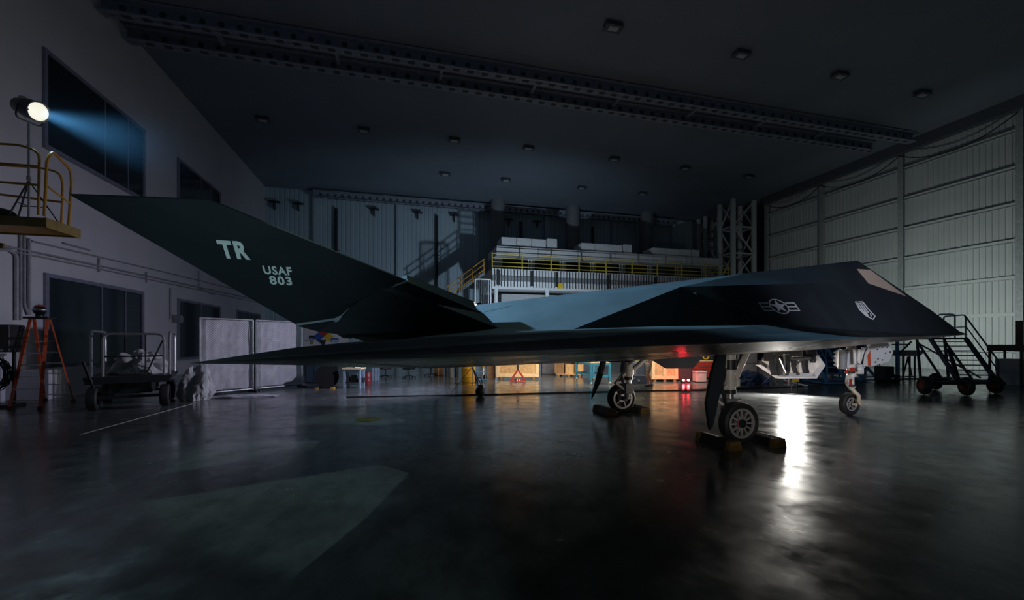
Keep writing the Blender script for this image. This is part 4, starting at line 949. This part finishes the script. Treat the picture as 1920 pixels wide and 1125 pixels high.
def chair(px, py, lab, rz):
    q = fl(px, py); t = thing('office_chair', lab, 'chair', q, rz, 'office chairs under the wing')
    for k in range(5):
        a = 2 * math.pi * k / 5; e = V((math.cos(a) * .32, math.sin(a) * .32, .07))
        lg = obj('leg', MB().bar((0, 0, .12), e, .05, .035), BLACK, t); obj('caster', MB().cyl(e + V((0, -.02, -.04)), e + V((0, .02, -.04)), .03), BLACK, lg)
    obj('column', MB().cyl((0, 0, .1), (0, 0, .44), .03), DARKM, t)
    obj('seat', MB().box((0, 0, .48), (.50, .48, .08)), BLACK, t, bevel=.03); obj('backrest', MB().box((0, .26, .82), (.44, .06, .5)).bar((0, .2, .46), (0, .27, .7), .06, .03), BLACK, t, bevel=.02)
chair(723, 708, 'black office chair by the blue bench, leftmost of three', .3); chair(767, 708.5, 'black office chair alone on the open floor, middle of three', 1.0); chair(808, 704.5, 'black office chair beside the brown box, rightmost of three', 2.0)
t, w_ = tbox('cardboard_box', 'brown box on the floor right of the office chairs', 'box', 814, 830, 703.5, .5, .5, BROWN)
obj('carton', MB().box((0, 0, .26), (w_, .5, .52)), BROWN, t, bevel=.01); obj('tape', MB().box((0, -.251, .26), (.06, .005, .52)).box((0, 0, .522), (.06, .5, .004)), WOODL, t)
for k, (px, lab) in enumerate(((838, 'dark gas bottle nearest the brown box'), (846, 'dark gas bottle in the middle of three'), (856, 'dark gas bottle nearest the yellow drum'))):
    q = fl(px, 707); t = thing('gas_bottle', lab, 'cylinder', q, 0, 'gas bottles')
    obj('bottle', MB().lathe([(0, 0), (.11, 0), (.11, .85), (.08, .98), (.03, 1.03), (.03, 1.08), (0, 1.08)], (0, 0, 0), (0, 0, 1), 18), [NAVY, GREY, BLACK][k], t, smooth=True); obj('valve', MB().cyl((0, 0, 1.06), (0, 0, 1.16), .025).cyl((-.05, 0, 1.12), (.05, 0, 1.12), .015), GALV, t)
dr = drum('barrel', 'tall yellow barrel behind the tripod stand', 866, 890.5, 721, 1.02, DRUMY)
t = thing('hand_truck', 'blue hand truck next to the yellow barrel', 'trolley', fl(902, 713), R(15))
obj('frame', MB().path([(-.22, 0, .05), (-.22, .05, 1.1), (.22, .05, 1.1), (.22, 0, .05)], .025, .1).path([(-.22, .02, .4), (.22, .02, .4)], .02).path([(-.22, .03, .75), (.22, .03, .75)], .02), BLU, t)
obj('toe_plate', MB().box((0, -.14, .03), (.5, .3, .02)), BLU, t)
for x in (-.26, .26): obj('wheel', MB().cyl((x - .03, .12, .13), (x + .03, .12, .13), .13, n=20), RUBBER, t)
t2 = thing('canister', 'pale canister standing on the blue hand truck', 'canister', fl(906, 711) + V((0, 0, .045))); obj('can', MB().cyl((0, 0, 0), (0, 0, .52), .055), WHITE, t2, smooth=True); obj('cap', MB().cyl((0, 0, .52), (0, 0, .60), .085), YEL, t2)
# wooden crates
def crate(label, px0, px1, pyb, h, depth, cols, rz=0, feet=True):
    t, w_ = tbox('wooden_crate', label, 'crate', px0, px1, pyb, h, depth, WOOD, rz, 'wooden crates')
    z0 = .12
    obj('panel', MB().box((0, 0, z0 + (h - z0) / 2), (w_ - .06, depth - .06, h - z0)), WOOD, t)
    fr = MB(); y = -depth / 2 + .012
    fr.box((0, y, z0 + .08), (w_, .045, .16)).box((0, y, h - .08), (w_, .045, .16))
    for i in range(cols + 1): fr.box((-w_ / 2 + .07 + (w_ - .14) * i / cols, y - .003, z0 + (h - z0) / 2), (.15, .045, h - z0))
    for s in (-1, 1):
        x = s * (w_ / 2 - .012); fr.box((x, 0, z0 + .08), (.045, depth, .16)).box((x, 0, h - .08), (.045, depth, .16)).box((x, -depth / 2 + .07, z0 + (h - z0) / 2), (.045, .15, h - z0)).box((x, depth / 2 - .07, z0 + (h - z0) / 2), (.045, .15, h - z0))
    obj('batten_frame', fr, WOODL, t)
    for x in (-w_ * .38, 0, w_ * .38): obj('skid', MB().box((x, 0, z0 / 2), (.12, depth, z0)), BROWN, t)
    return t
crate('big wooden crate with pale battens behind the red engine stand', 931, 1010, 711.5, 1.35, .9, 2)
crate('tall wooden crate right of the person, with two panels', 1222, 1271, 716, 1.55, .9, 2)
t, w_ = tbox('plywood_sheet', 'dark brown board leaning beside the big wooden crate', 'board', 913, 929, 710, 1.2, .3, BROWN)
obj('board', MB().box((0, 0, .56), (w_ * .95, .05, 1.12), Matrix.Rotation(-.12, 3, 'X')), BROWN, t)
t = thing('engine_stand', 'red triangular engine stand in front of the big wooden crate', 'stand', fl(971, 716))
obj('frame', MB().bar((-.36, 0, .05), (0, 0, .55), .07, .07).bar((.36, 0, .05), (0, 0, .55), .07, .07).bar((-.36, 0, .05), (.36, 0, .05), .08, .06).bar((0, 0, .1), (0, .5, .06), .06, .06), RED, t)
obj('post', MB().box((0, .02, .85), (.09, .09, .62)), DARKM, t)
for x in (-.06, .06): obj('wheel', MB().cyl((x - .02, -.06, .06), (x + .02, -.06, .06), .058), WHITE, t)
t, w_ = tbox('fabric_bin', 'grey cloth-covered box on the floor right of the big crate', 'box', 1016, 1042, 701.5, .85, .7, GREY)
obj('bin', MB().box((0, 0, .44), (w_, .7, .88)), mat('blue_grey_cloth', (0.20, 0.21, 0.27), .8), t, bevel=.03); obj('lid', MB().box((0, 0, .90), (w_ + .04, .74, .05)), mat('blue_grey_cloth', (0, 0, 0)), t, bevel=.01)
t, w_ = tbox('pallet', 'wooden pallet under dark gear left of the blue bench', 'pallet', 1046, 1096, 706, .12, .9, WOOD, R(-14))
obj('deck', MB().box((0, 0, .11), (w_, .9, .03)), WOOD, t); [obj('skid', MB().box((x, 0, .047), (.1, .9, .094)), BROWN, t) for x in (-w_ * .4, 0, w_ * .4)]
pl = t
def onpal(dx, dy): return pl.location + Matrix.Rotation(pl.rotation_euler.z, 3, 'Z') @ V((dx, dy, .127))
for k, (dx, w2, h2, m_, lab) in enumerate(((-.55, .5, .62, BROWN, 'brown box at the left end of the pallet'), (.0, .45, .52, WOOD, 'tan box in the middle of the pallet'), (.5, .45, .52, WOOD, 'tan box at the right end of the pallet by the blue bench'))):
    o = thing('carton', lab, 'box', onpal(dx, 0), pl.rotation_euler.z, 'boxes on the pallet'); obj('body', MB().box((0, 0, h2 / 2), (w2, .6, h2)), m_, o, bevel=.01); obj('lid', MB().box((0, 0, h2 + .01), (w2 + .02, .62, .02)), BROWN, o)
for k, (dx, lab) in enumerate(((-.5, 'dark machine with white knobs on the brown pallet box'), (.25, 'dark machine on the tan pallet boxes'))):
    o = thing('machine', lab, 'machine', onpal(dx, 0) + V((0, 0, .64 if k == 0 else .545)), pl.rotation_euler.z); obj('casing', MB().box((0, 0, .2), (.42, .45, .40)), BLACK, o, bevel=.04)
    for i in range(3): obj('knob', MB().cyl((-.12 + .12 * i, -.22, .26 - .06 * (i % 2)), (-.12 + .12 * i, -.27, .26 - .06 * (i % 2)), .035), WHITE, o)
# blue wheeled bench
a, b, c3 = fl(1108, 722), fl(1143, 721), fl(1081, 712)
bb = thing('blue_bench', 'light blue wheeled workbench left of the far main wheel', 'bench', (b + c3) / 2)
q4 = c3 + b - a; hb = .97
for p in (a, b, c3, q4):
    lg = obj('leg', MB().box((p.x, p.y, .53), (.09, .09, .80)), LBLU, bb, True); obj('caster', MB().cyl((p.x - .03, p.y, .07), (p.x + .03, p.y, .07), .068).box((p.x, p.y, .125), (.05, .05, .03)), WHITE, lg, True)
mb = MB()
for u, v in ((a, b), (b, q4), (q4, c3), (c3, a)): mb.bar(u + V((0, 0, .36)), v + V((0, 0, .36)), .05, .08).bar(u + V((0, 0, .88)), v + V((0, 0, .88)), .05, .09)
obj('frame', mb, LBLU, bb, True); obj('brace', MB().bar(a + V((0, 0, .36)), a + V((0, 0, .36)) + (b - a) * .4 + V((0, 0, .5)), .05, .05).bar(a + (b - a) * .55 + V((0, 0, .36)), a + (b - a) * .55 + V((0, 0, .88)), .05, .05), LBLU, bb, True)
obj('table_top', MB().prism([p + V((0, 0, .935)) for p in (a, b, q4, c3)], (0, 0, .04)), WOODL, bb, True)
for k, (f, g_, sz, lab) in enumerate(((.2, .7, (.25, .2, .14), 'small dark part on the blue bench at its left end'), (.6, .4, (.3, .2, .10), 'flat pale part on the blue bench at its right end'))):
    p = a + (b - a) * f + (c3 - a) * g_ + V((0, 0, .977)); o = thing('engine_part', lab, 'part', p); obj('block', MB().box((0, 0, sz[2] / 2), sz), [DARKM, WHITE][k], o, bevel=.02); obj('spindle', MB().cyl((0, 0, sz[2]), (0, 0, sz[2] + .06), .03), GALV, o)
# black cases
t, w_ = tbox('flight_case', 'low black case on the floor beside the person', 'case', 1179, 1213, 720.5, .36, .6, NAVY, 0, 'black cases')
obj('case', MB().box((0, 0, .19), (w_, .6, .38)), NAVY, t, bevel=.02); obj('latch', MB().box((-w_ * .2, -.305, .26), (.06, .02, .08)).box((w_ * .05, -.305, .16), (.09, .02, .09)), GALV, t); hc = t
t, w_ = tbox('flight_case', 'tall black case behind the low one, left of the person', 'case', 1175, 1209, 714, .85, .5, NAVY, 0, 'black cases')
obj('case', MB().box((0, 0, .43), (w_, .5, .86)), NAVY, t, bevel=.03); obj('handle', MB().path([(w_ * .15, 0, .86), (w_ * .15, 0, .93), (w_ * .4, 0, .93), (w_ * .4, 0, .86)], .02, .04), BLACK, t)
t, w_ = tbox('yellow_locker', 'yellow green locker with pale bars behind the black cases', 'cabinet', 1182, 1207, 704, 1.6, .5, GREENM)
obj('body', MB().box((0, 0, .8), (w_, .5, 1.6)), mat('locker_olive', (0.45, 0.42, 0.05), .6), t); obj('bar', MB().box((-w_ * .33, -.27, .8), (.09, .04, 1.6)).box((0, -.27, .8), (.07, .04, 1.6)).box((w_ * .42, -.27, .8), (.08, .04, 1.6)), WOODL, t)
# the person
q = fl(1216, 724.5); pr = thing('person', 'person in pale shorts and dark shoes walking by the crates', 'person', q, R(-95))
def skin_mesh(name, J, E, m, parent, root=0, sub=2):
    me = bpy.data.meshes.new(name); me.from_pydata([V(j[:3]) for j in J], E, []); me.update()
    o = bpy.data.objects.new(name, me); COL.objects.link(o)
    sk = o.modifiers.new('skin', 'SKIN'); sk.use_smooth_shade = True
    for i, j in enumerate(J):
        d = me.skin_vertices[0].data[i]; d.radius = (j[3], j[4] if len(j) > 4 else j[3]); d.use_root = (i == root)
    s = o.modifiers.new('sub', 'SUBSURF'); s.levels = sub; s.render_levels = sub
    dg = bpy.context.evaluated_depsgraph_get(); m2 = bpy.data.meshes.new_from_object(o.evaluated_get(dg)); bpy.data.objects.remove(o)
    mb = MB(); mb.bm.from_mesh(m2)
    return mb
# walking pose: y forward is -y, z up; right leg ahead
J = [(0, 0, .98, .15, .11), (0, 0, 1.14, .135, .10), (0, -.01, 1.32, .155, .11), (0, -.01, 1.46, .10, .08), (0, -.03, 1.55, .055), (0, -.04, 1.64, .075, .085), (0, -.045, 1.73, .07, .085),
     (.10, 0, .92, .095), (.11, -.12, .50, .058), (.11, -.10, .30, .056), (.11, -.06, .10, .036), (.11, -.06, .055, .04), (.12, -.19, .035, .04, .028),
     (-.10, 0, .92, .095), (-.10, .02, .50, .058), (-.10, .12, .30, .055), (-.10, .20, .12, .036), (-.10, .21, .075, .04), (-.11, .08, .035, .04, .028),
     (.19, -.01, 1.42, .06), (.26, .05, 1.14, .042), (.25, -.06, .92, .03), (.25, -.09, .85, .035, .02), (-.19, -.01, 1.42, .06), (-.25, -.06, 1.14, .042), (-.24, -.20, .95, .03), (-.23, -.24, .89, .035, .02)]
E = [(0, 1), (1, 2), (2, 3), (3, 4), (4, 5), (5, 6), (0, 7), (7, 8), (8, 9), (9, 10), (10, 11), (11, 12), (0, 13), (13, 14), (14, 15), (15, 16), (16, 17), (17, 18), (3, 19), (19, 20), (20, 21), (21, 22), (3, 23), (23, 24), (24, 25), (25, 26)]
bmb = skin_mesh('body', J, E, SKINT, pr)
def fingers(mb, base, dirv, side):
    base = V(base); d = V(dirv).normalized()
    for i in range(4):
        o = V((0, .022 * (i - 1.5), 0)); L = (.075, .085, .08, .06)[i]
        mb.path([base + o, base + o + d * L * .5 + V((0, -.006, 0)), base + o + d * L + V((0, -.022, 0))], .0085, .02, 6)
    mb.path([base + V((0, -.03, .04)), base + V((0, -.055, .01)), base + V((0, -.06, -.03))], .0095, .02, 6)
fingers(bmb, (.25, -.10, .82), (0, -.15, -1), 1); fingers(bmb, (-.23, -.25, .86), (0, -.35, -1), -1)
bmb.sph((0, -.13, 1.655), .018, (.7, 1, 1.2)); bmb.sph((.078, -.04, 1.66), .022, (.4, 1, 1.4)); bmb.sph((-.078, -.04, 1.66), .022, (.4, 1, 1.4))
bd_ = obj('body', bmb, SKINT, pr, smooth=True)
mbE = MB().sph((.03, -.118, 1.69), .011).sph((-.03, -.118, 1.69), .011); obj('eyes', mbE, BLACK, bd_); obj('mouth', MB().box((0, -.122, 1.608), (.045, .012, .008)), SRED, bd_)
obj('hair', MB().sph((0, -.02, 1.745), .098, (.92, 1.08, .75)), HAIR, pr, smooth=True)
JS = [(0, 0, .99, .165, .125), (0, 0, 1.14, .152, .115), (0, -.01, 1.32, .172, .125), (0, -.01, 1.46, .115, .095), (.19, -.01, 1.42, .078), (.235, .025, 1.24, .066), (-.19, -.01, 1.42, .078), (-.225, -.035, 1.24, .066)]
obj('shirt', skin_mesh('shirt', JS, [(0, 1), (1, 2), (2, 3), (3, 4), (4, 5), (3, 6), (6, 7)], SHIRT, pr), SHIRT, pr, smooth=True)
JT = [(0, 0, 1.02, .165, .125), (0, 0, .93, .16, .125), (.10, -.02, .84, .115), (.11, -.08, .56, .092), (-.10, .0, .84, .115), (-.10, .02, .56, .092)]
obj('shorts', skin_mesh('shorts', JT, [(0, 1), (1, 2), (2, 3), (1, 4), (4, 5)], KHAKI, pr), KHAKI, pr, smooth=True)
for x, y in ((.115, -.11), (-.105, .15)): obj('shoe', MB().sph((x, y, .05), .07, (.75, 2.0, .72)), NAVY, pr, smooth=True)
# red floor beacons and the gear around them
for px, lab in ((1281, 'red flashing beacon on the floor, nearer the wooden crate'), (1290, 'red flashing beacon on the floor, nearer the white bin')):
    p = atT(px, 713, 19.0); t = thing('warning_beacon', lab, 'lamp', (p.x, p.y, 0), 0, 'red beacons')
    obj('housing', MB().box((0, .02, .06), (.12, .12, .12)), BLACK, t); obj('lens', MB().sph((0, -.02, .14), .052), REDL, t, smooth=True)
t, w_ = tbox('dark_cabinet', 'dark cabinet glowing red behind the floor beacons', 'cabinet', 1272, 1296, 714, 1.3, .6, DARKM)
obj('body', MB().box((0, 0, .66), (w_, .6, 1.28)), mat('maroon', (0.09, 0.05, 0.06), .5), t, bevel=.02); obj('plinth', MB().box((0, 0, .02), (w_ - .1, .5, .04)), BLACK, t)
t, w_ = tbox('white_bin', 'white plastic bin right of the red beacons', 'bin', 1306, 1325, 717, .45, .45, WHITE)
obj('tub', MB().box((0, 0, .23), (w_, .45, .42)), WHITE, t, bevel=.02); obj('lid', MB().box((0, 0, .47), (w_ + .04, .49, .05)), WHITE, t, bevel=.01); [obj('foot', MB().box((x, -.12, .012), (.06, .1, .024)), DARKM, t) for x in (-w_ * .35, w_ * .35)]
t, w_ = tbox('tool_chest', 'wide red tool chest behind the white bin', 'cabinet', 1297, 1338, 711, .85, .6, RED)
obj('body', MB().box((0, 0, .48), (w_, .6, .80)), RED, t, bevel=.02)
for k in range(4): dw = obj('drawer', MB().box((0, -.31, .2 + k * .18), (w_ - .1, .03, .15)), RED, t); obj('handle', MB().box((0, -.335, .25 + k * .18), (w_ * .5, .02, .02)), GALV, dw)
obj('worktop', MB().box((0, 0, .90), (w_ + .05, .64, .04)), WOODL, t); [obj('caster', MB().cyl((x - .02, y, .05), (x + .02, y, .05), .048), BLACK, t) for x in (-w_ * .4, w_ * .4) for y in (-.2, .2)]
tc_ = t
t = thing('cone_bag', 'pale tent-shaped cover standing on the red tool chest', 'cover', tc_.location + V((-.35, 0, .925))); obj('cover', MB().lathe([(.30, 0), (.26, .08), (.06, .42), (0, .44)], (0, 0, 0), (0, 0, 1), 6), SHEET, t); obj('tip', MB().sph((0, 0, .45), .04), WHITE, t)
t = thing('yellow_reel', 'yellow hoop hanging above the red tool chest', 'reel', tc_.location + V((.35, 0, .925))); mbr = MB().path([(.16 * math.cos(2 * math.pi * i / 20), 0, .20 + .16 * math.sin(2 * math.pi * i / 20)) for i in range(20)], .035, n=8, closed=True); obj('hoop', mbr, YSIGN, t, smooth=True); obj('stand', MB().box((0, 0, .02), (.2, .14, .04)), DARKM, t)
# pale cartons, blue covers and access stands behind the bay doors
for px0, px1, pyb, h, m_, lab in ((1398, 1420, 709, 1.5, SHEET, 'pale tall carton behind the near main leg'), (1431, 1443, 710, .9, CLOTH, 'lower grey carton right of the tall pale carton')):
    t, w_ = tbox('storage_box', lab, 'box', px0, px1, pyb, h, .8, m_); obj('body', MB().box((0, 0, h / 2), (w_, .8, h - .01)), m_, t, bevel=.02); obj('band', MB().box((0, -.405, h * .5), (w_, .01, .06)), GREYB, t)
q = fl(1425, 722); o = heap('covered_unit', (q.x, q.y + .8, 0), (.9, .6, .55), 'dark blue cloth cover over low gear behind the near main leg', 12, mat('blue_cloth', (0.04, 0.08, 0.20), .8)); o['category'] = 'cover'
def steps(label, px0, px1, pyb, h, n, rz):
    t, w_ = tbox('access_steps', label, 'steps', px0, px1, pyb, h, 1.4, BLU, rz, 'blue access steps'); d_ = 1.5
    for s in (-1, 1): obj('stringer', MB().bar((s * w_ / 2, -d_ / 2, .12), (s * w_ / 2, d_ / 2 - .3, h), .05, .12), BLU, t); obj('upright', MB().box((s * w_ / 2, d_ / 2 - .25, h / 2 + .05), (.06, .06, h - .1)), BLU, t); obj('hand_rail', MB().path([(s * w_ / 2, -d_ / 2, .3), (s * w_ / 2, -d_ / 2, 1.0), (s * w_ / 2, d_ / 2 - .3, h + .95), (s * w_ / 2, d_ / 2 - .05, h + .95), (s * w_ / 2, d_ / 2 - .05, h)], .022, .1), BLU, t)
    for k in range(n): f = (k + .5) / n; obj('tread', MB().box((0, -d_ / 2 + (d_ - .3) * f, .12 + (h - .12) * f), (w_, .24, .03)), BLU, t)
    obj('landing', MB().box((0, d_ / 2 - .15, h + .02), (w_ + .06, .45, .04)), BLU, t); obj('base', MB().box((0, 0, .08), (w_ + .06, d_, .05)), BLU, t)
    for x in (-w_ / 2, w_ / 2): obj('caster', MB().cyl((x - .02, -d_ / 2 + .1, .05), (x + .02, -d_ / 2 + .1, .05), .048), BLACK, t)
steps('blue rolling access steps between the bay door and the nose leg', 1549, 1588, 722, 1.6, 6, 0)
steps('blue rolling access steps behind the white nose gear door', 1612, 1642, 716, 1.3, 5, R(8))
t, w_ = tbox('blue_screen', 'blue fabric screen behind the bay door', 'screen', 1500, 1625, 706, 2.0, .1, BLU)
obj('fabric', MB().box((0, 0, 1.05), (w_, .03, 1.9)), mat('screen_blue', (0.05, 0.09, 0.22), .8), t); [obj('post', MB().box((x, .02, 1.02), (.06, .06, 2.04)), GREYB, t) for x in (-w_ / 2, 0, w_ / 2)]; [obj('foot', MB().box((x, .02, .02), (.06, .5, .04)), GREYB, t) for x in (-w_ / 2, 0, w_ / 2)]
# tow bar with a yellow plate
q0 = fl(1478, 722)
tb = thing('tow_bar', 'white tow bar lying on a small stand below the bay door', 'tow bar', q0)
e1 = fl(1510, 725) + V((0, 0, .05))
obj('bar', MB().cyl(q0 + V((0, 0, .16)), e1, .03).cyl(q0 + V((-.18, .2, .30)), q0 + V((0, 0, .14)), .02), WHITE, tb, True); obj('upright', MB().cyl(q0, q0 + V((0, 0, .30)), .03).box(q0 + V((0, 0, .02)), (.3, .2, .04)), WHITE, tb, True)
obj('ring', MB().path([e1 + V((.08 * math.cos(i * .4), .08 * math.sin(i * .4), 0)) for i in range(15)], .02), WHITE, tb, True); obj('red_pin', MB().box(q0 + V((-.12, -.02, .12)), (.10, .04, .05)).box(q0 + V((.12, -.02, .10)), (.16, .04, .04)), RED, tb, True)
ys = atT(1490, 713, 16.6)
t = thing('yellow_sign', 'small yellow warning plate standing below the bay door', 'sign', (ys.x, ys.y, 0)); obj('plate', MB().box((0, 0, ys.z), (.40, .03, .12)), YSIGN, t); obj('leg', MB().box((-.15, .02, ys.z / 2), (.03, .03, ys.z)).box((.15, .02, ys.z / 2), (.03, .03, ys.z)), DARKM, t)
q = fl(1446, 722); t = thing('camera_tripod', 'small pale splayed tripod left of the white tow bar', 'tripod', q)
obj('head', MB().sph((0, 0, .45), .05), GALV, t)
for k in range(3): a = R(30 + 120 * k); obj('leg', MB().cyl((0, 0, .43), (.36 * math.cos(a), .36 * math.sin(a), .01), .015), GALV, t)
# dark carts and trays right of the nose leg
t, w_ = tbox('ground_cart', 'dark boxy cart with a low tail right of the nose gear door', 'cart', 1659, 1692, 718, .6, .7, BLACK)
obj('body', MB().box((-.12, 0, .42), (w_ - .35, .6, .62)), BLACK, t, bevel=.04); obj('tail_box', MB().box((w_ * .3, 0, .24), (w_ * .42, .5, .26)), BLACK, t, bevel=.03); obj('plate', MB().box((0, -.31, .2), (.14, .02, .06)), WHITE, t)
for x in (-w_ * .3, w_ * .35): obj('wheel', MB().cyl((x, -.28, .11), (x, .28, .11), .11, n=20), RUBBER, t)
obj('handle', MB().path([(-.3, 0, .7), (-.45, 0, 1.15), (-.05, 0, 1.25)], .02, .08), DARKM, t)
a, b = fl(1688, 711), fl(1733, 711); mid = (a + b) / 2
t = thing('parts_stand', 'tall frame stand carrying a grey tray beside the stair truck', 'stand', mid + V((.1, .3, 0)), 0)
hw_ = (b - a).length / 2
for x in (-hw_ + .05, -.25, .2, hw_ - .05): obj('leg', MB().box((x, 0, .58), (.06, .06, 1.16)), DARKM, t)
obj('tray', MB().prism([(-hw_, -.3, 1.15), (hw_ * .75, -.3, 1.15), (hw_ + .25, -.3, 1.42), (-hw_ + .25, -.3, 1.42)], (0, .7, 0)), GREY, t); obj('mast', MB().box((-hw_ - .06, 0, .95), (.10, .1, 1.9)), BLU, t)
obj('jib', MB().bar((-hw_, 0, 1.2), (hw_ * .5, 0, 1.85), .06, .06).bar((-hw_ - .4, 0, 1.72), (.2, 0, 1.72), .06, .06), DARKM, t); obj('brace', MB().bar((-.25, 0, .15), (.1, 0, 1.1), .05, .05).bar((.35, 0, .15), (.05, 0, 1.1), .05, .05), DARKM, t); obj('base_rail', MB().box((0, 0, .1), (2 * hw_, .08, .06)), DARKM, t)
# stair truck
TH = R(-12); wd = c2r(math.cos(TH), math.sin(TH)).normalized(); rn = V((-wd.y, wd.x, 0))
bc = c2r(16.75, 15.35); SW = .58; RUN = 1.35; ZB, ZT = .42, 1.98
stt = thing('stair_truck', 'dark wheeled boarding stairs standing beyond the jet nose', 'stairs', bc + rn * 1.2, math.atan2(wd.y, wd.x))
Lx = lambda x, y, z: (x, y - 1.2, z)
for s in (-1, 1):
    obj('stringer', MB().bar(Lx(s * SW, 0, ZB), Lx(s * SW, RUN, ZT), .06, .16), NAVY, stt)
    hrp = [Lx(s * SW, -.05, ZB), Lx(s * SW, -.05, ZB + .75), Lx(s * SW, RUN, ZT + .85)]
    if s > 0: obj('hand_rail', MB().path(hrp, .026, .12).path([Lx(s * SW, -.05, ZB + .40), Lx(s * SW, RUN, ZT + .48)], .02), NAVY, stt, smooth=True)
    obj('platform_rail', MB().path([Lx(s * SW, RUN, ZT), Lx(s * SW, RUN, ZT + .92), Lx(s * SW, RUN + 1.1, ZT + .92), Lx(s * SW, RUN + 1.1, ZT)], .028, .15).path([Lx(s * SW, RUN, ZT + .45), Lx(s * SW, RUN + 1.1, ZT + .45)], .022), GREYB, stt, smooth=True)
for k in range(9):
    f = (k + .3) / 9; obj('tread', MB().box(Lx(0, RUN * f, ZB + (ZT - ZB) * f), (2 * SW, .24, .035)), NAVY, stt)
obj('landing', MB().box(Lx(0, RUN + .55, ZT), (2 * SW + .1, 1.15, .08)), NAVY, stt)
obj('end_gate', MB().path([Lx(-SW + .25, RUN, ZT), Lx(-SW + .25, RUN, ZT + .95), Lx(SW - .35, RUN, ZT + .95), Lx(SW - .35, RUN, ZT)], .026, .12), GREYB, stt, smooth=True)
for s in (-1, 1):
    obj('support_leg', MB().bar(Lx(s * (SW - .1), RUN + .9, ZT), Lx(s * (SW - .1), RUN + .7, ZB), .07, .07).bar(Lx(s * (SW - .1), RUN + .9, ZT - .1), Lx(s * (SW - .1), .9, ZB), .06, .06), NAVY, stt)
obj('cross_brace', MB().bar(Lx(-SW + .1, RUN + .8, ZT - .2), Lx(SW - .1, RUN * .4, ZB + .1), .05, .05).bar(Lx(-.1, RUN * .85, ZT - .4), Lx(-.3, RUN * .3, ZB), .10, .10), NAVY, stt)
def inv(p): return Matrix.Rotation(-stt.rotation_euler.z, 3, 'Z') @ (p - stt.location)
w1, w2, w3 = inv(fl(1733, 740)), inv(fl(1812, 742)), inv(fl(1866, 738)); w4 = w1 + (w3 - w2) + V((0, .9, 0))
mc = MB().box(Lx(0, .8, .40), (1.25, 2.2, .10)); zc = V((0, 0, .42))
mc.bar(w1 + zc, w2 + zc, .10, .10).bar(w2 + zc, w3 + zc, .10, .10).bar(w1 + zc, Lx(-.5, 1.5, .44), .06, .06).bar(w4 + zc, Lx(-.3, 1.7, .42), .08, .08).bar(w1 + zc, w4 + zc, .08, .08).bar(w1 + V((-.6, .2, .52)), Lx(-.6, .3, .50), .05, .06)
obj('chassis', mc, BLACK, stt)
for p in (w1, w2, w3, w4):
    wl = obj('wheel', MB().lathe([(.16, -.11), (.27, -.10), (.31, -.06), (.325, 0), (.31, .06), (.27, .10), (.16, .11)], (p.x, p.y, .325), (1, -.1, 0), 28), RUBBER, stt, smooth=True); obj('wheel_hub', MB().cyl((p.x - .06, p.y - .02, .325), (p.x + .06, p.y + .02, .325), .165), DARKM, wl)
# railed stand and stacked pallets at the right edge
a, b = fl(1888, 722), fl(1935, 722)
t = thing('maintenance_stand', 'rusty railed maintenance stand at the right edge before the sliding wall', 'stand', (a + b) / 2 + V((.2, .3, 0)))
hw_ = (b - a).length / 2
RUST = mat('rusty_brown', (0.11, 0.085, 0.075), .7)
for x in (-hw_ + .04, hw_ - .04):
    for y in (-.5, .5): obj('leg', MB().box((x, y, .72), (.07, .07, 1.44)), RUST, t)
obj('deck', MB().box((0, 0, 1.58), (2 * hw_ + .1, 1.1, .28)), RUST, t)
obj('guard_rail', MB().path([(-hw_ + .35, -.5, 1.72), (-hw_ + .35, -.5, 2.62), (hw_, -.5, 2.62), (hw_, -.5, 1.72)], .03, .15).path([(-hw_ + .35, -.5, 2.15), (hw_, -.5, 2.15)], .025), GALV, t, smooth=True)
obj('post', MB().box((-hw_ + .1, -.4, 2.2), (.10, .2, 1.1)), RUST, t)
for k in range(6):
    lb = ['lowest', 'second', 'third', 'fourth', 'fifth', 'topmost'][k] + ' pallet of the stack under the rusty stand'
    if k == 0:
        p0 = thing('stacked_pallet', lb, 'pallet', t.location + V((.05, 0, 0)), 0, 'stacked pallets')
        obj('deck', MB().box((0, 0, .165), (2 * hw_ - .35, .8, .035)), OFFW, p0); [obj('block', MB().box((x, 0, .074), (.12, .8, .147)), OFFW, p0) for x in (-hw_ * .6, 0, hw_ * .6)]
    else: dup(p0, p0.location + V((rnd.uniform(-.03, .03), 0, .184 * k)), 0, lb)
# ------------------------------------------------------------------ on the floor
pts = [(-1.75, 15.05), (0, 14.9), (2.4, 14.62), (4.4, 14.50), (6.5, 14.35), (8.6, 14.2), (11, 13.95), (14, 13.9), (17, 14.0)]
tag(obj('floor_cable', MB().path([(x, y, .022) for x, y in pts], .022, .6, 6), BLACK), 'long black cable lying across the floor beyond the jet', 'cable')
q = fl(690, 786); fm = MB().lathe([(0, .004), (.30, .004), (.30, 0)], (0, 0, 0), (0, 0, 1), 40); o = obj('floor_marker', fm, mat('faded_yellow', (0.16, 0.14, 0.02), .5, var=.35, scale=9)); o.location = q + V((0, 0, .001)); tag(o, 'yellow round marker disc on the floor below the wing', 'marking')
la, lb_ = fl(150, 815), fl(361, 757); tag(obj('floor_line', MB().bar(la + V((0, 0, .003)), lb_ + V((0, 0, .003)), .035, .005), mat('worn_white', (0.45, 0.45, 0.45), .6, var=.4, scale=12)), 'thin pale line painted on the floor before the cart', 'marking')
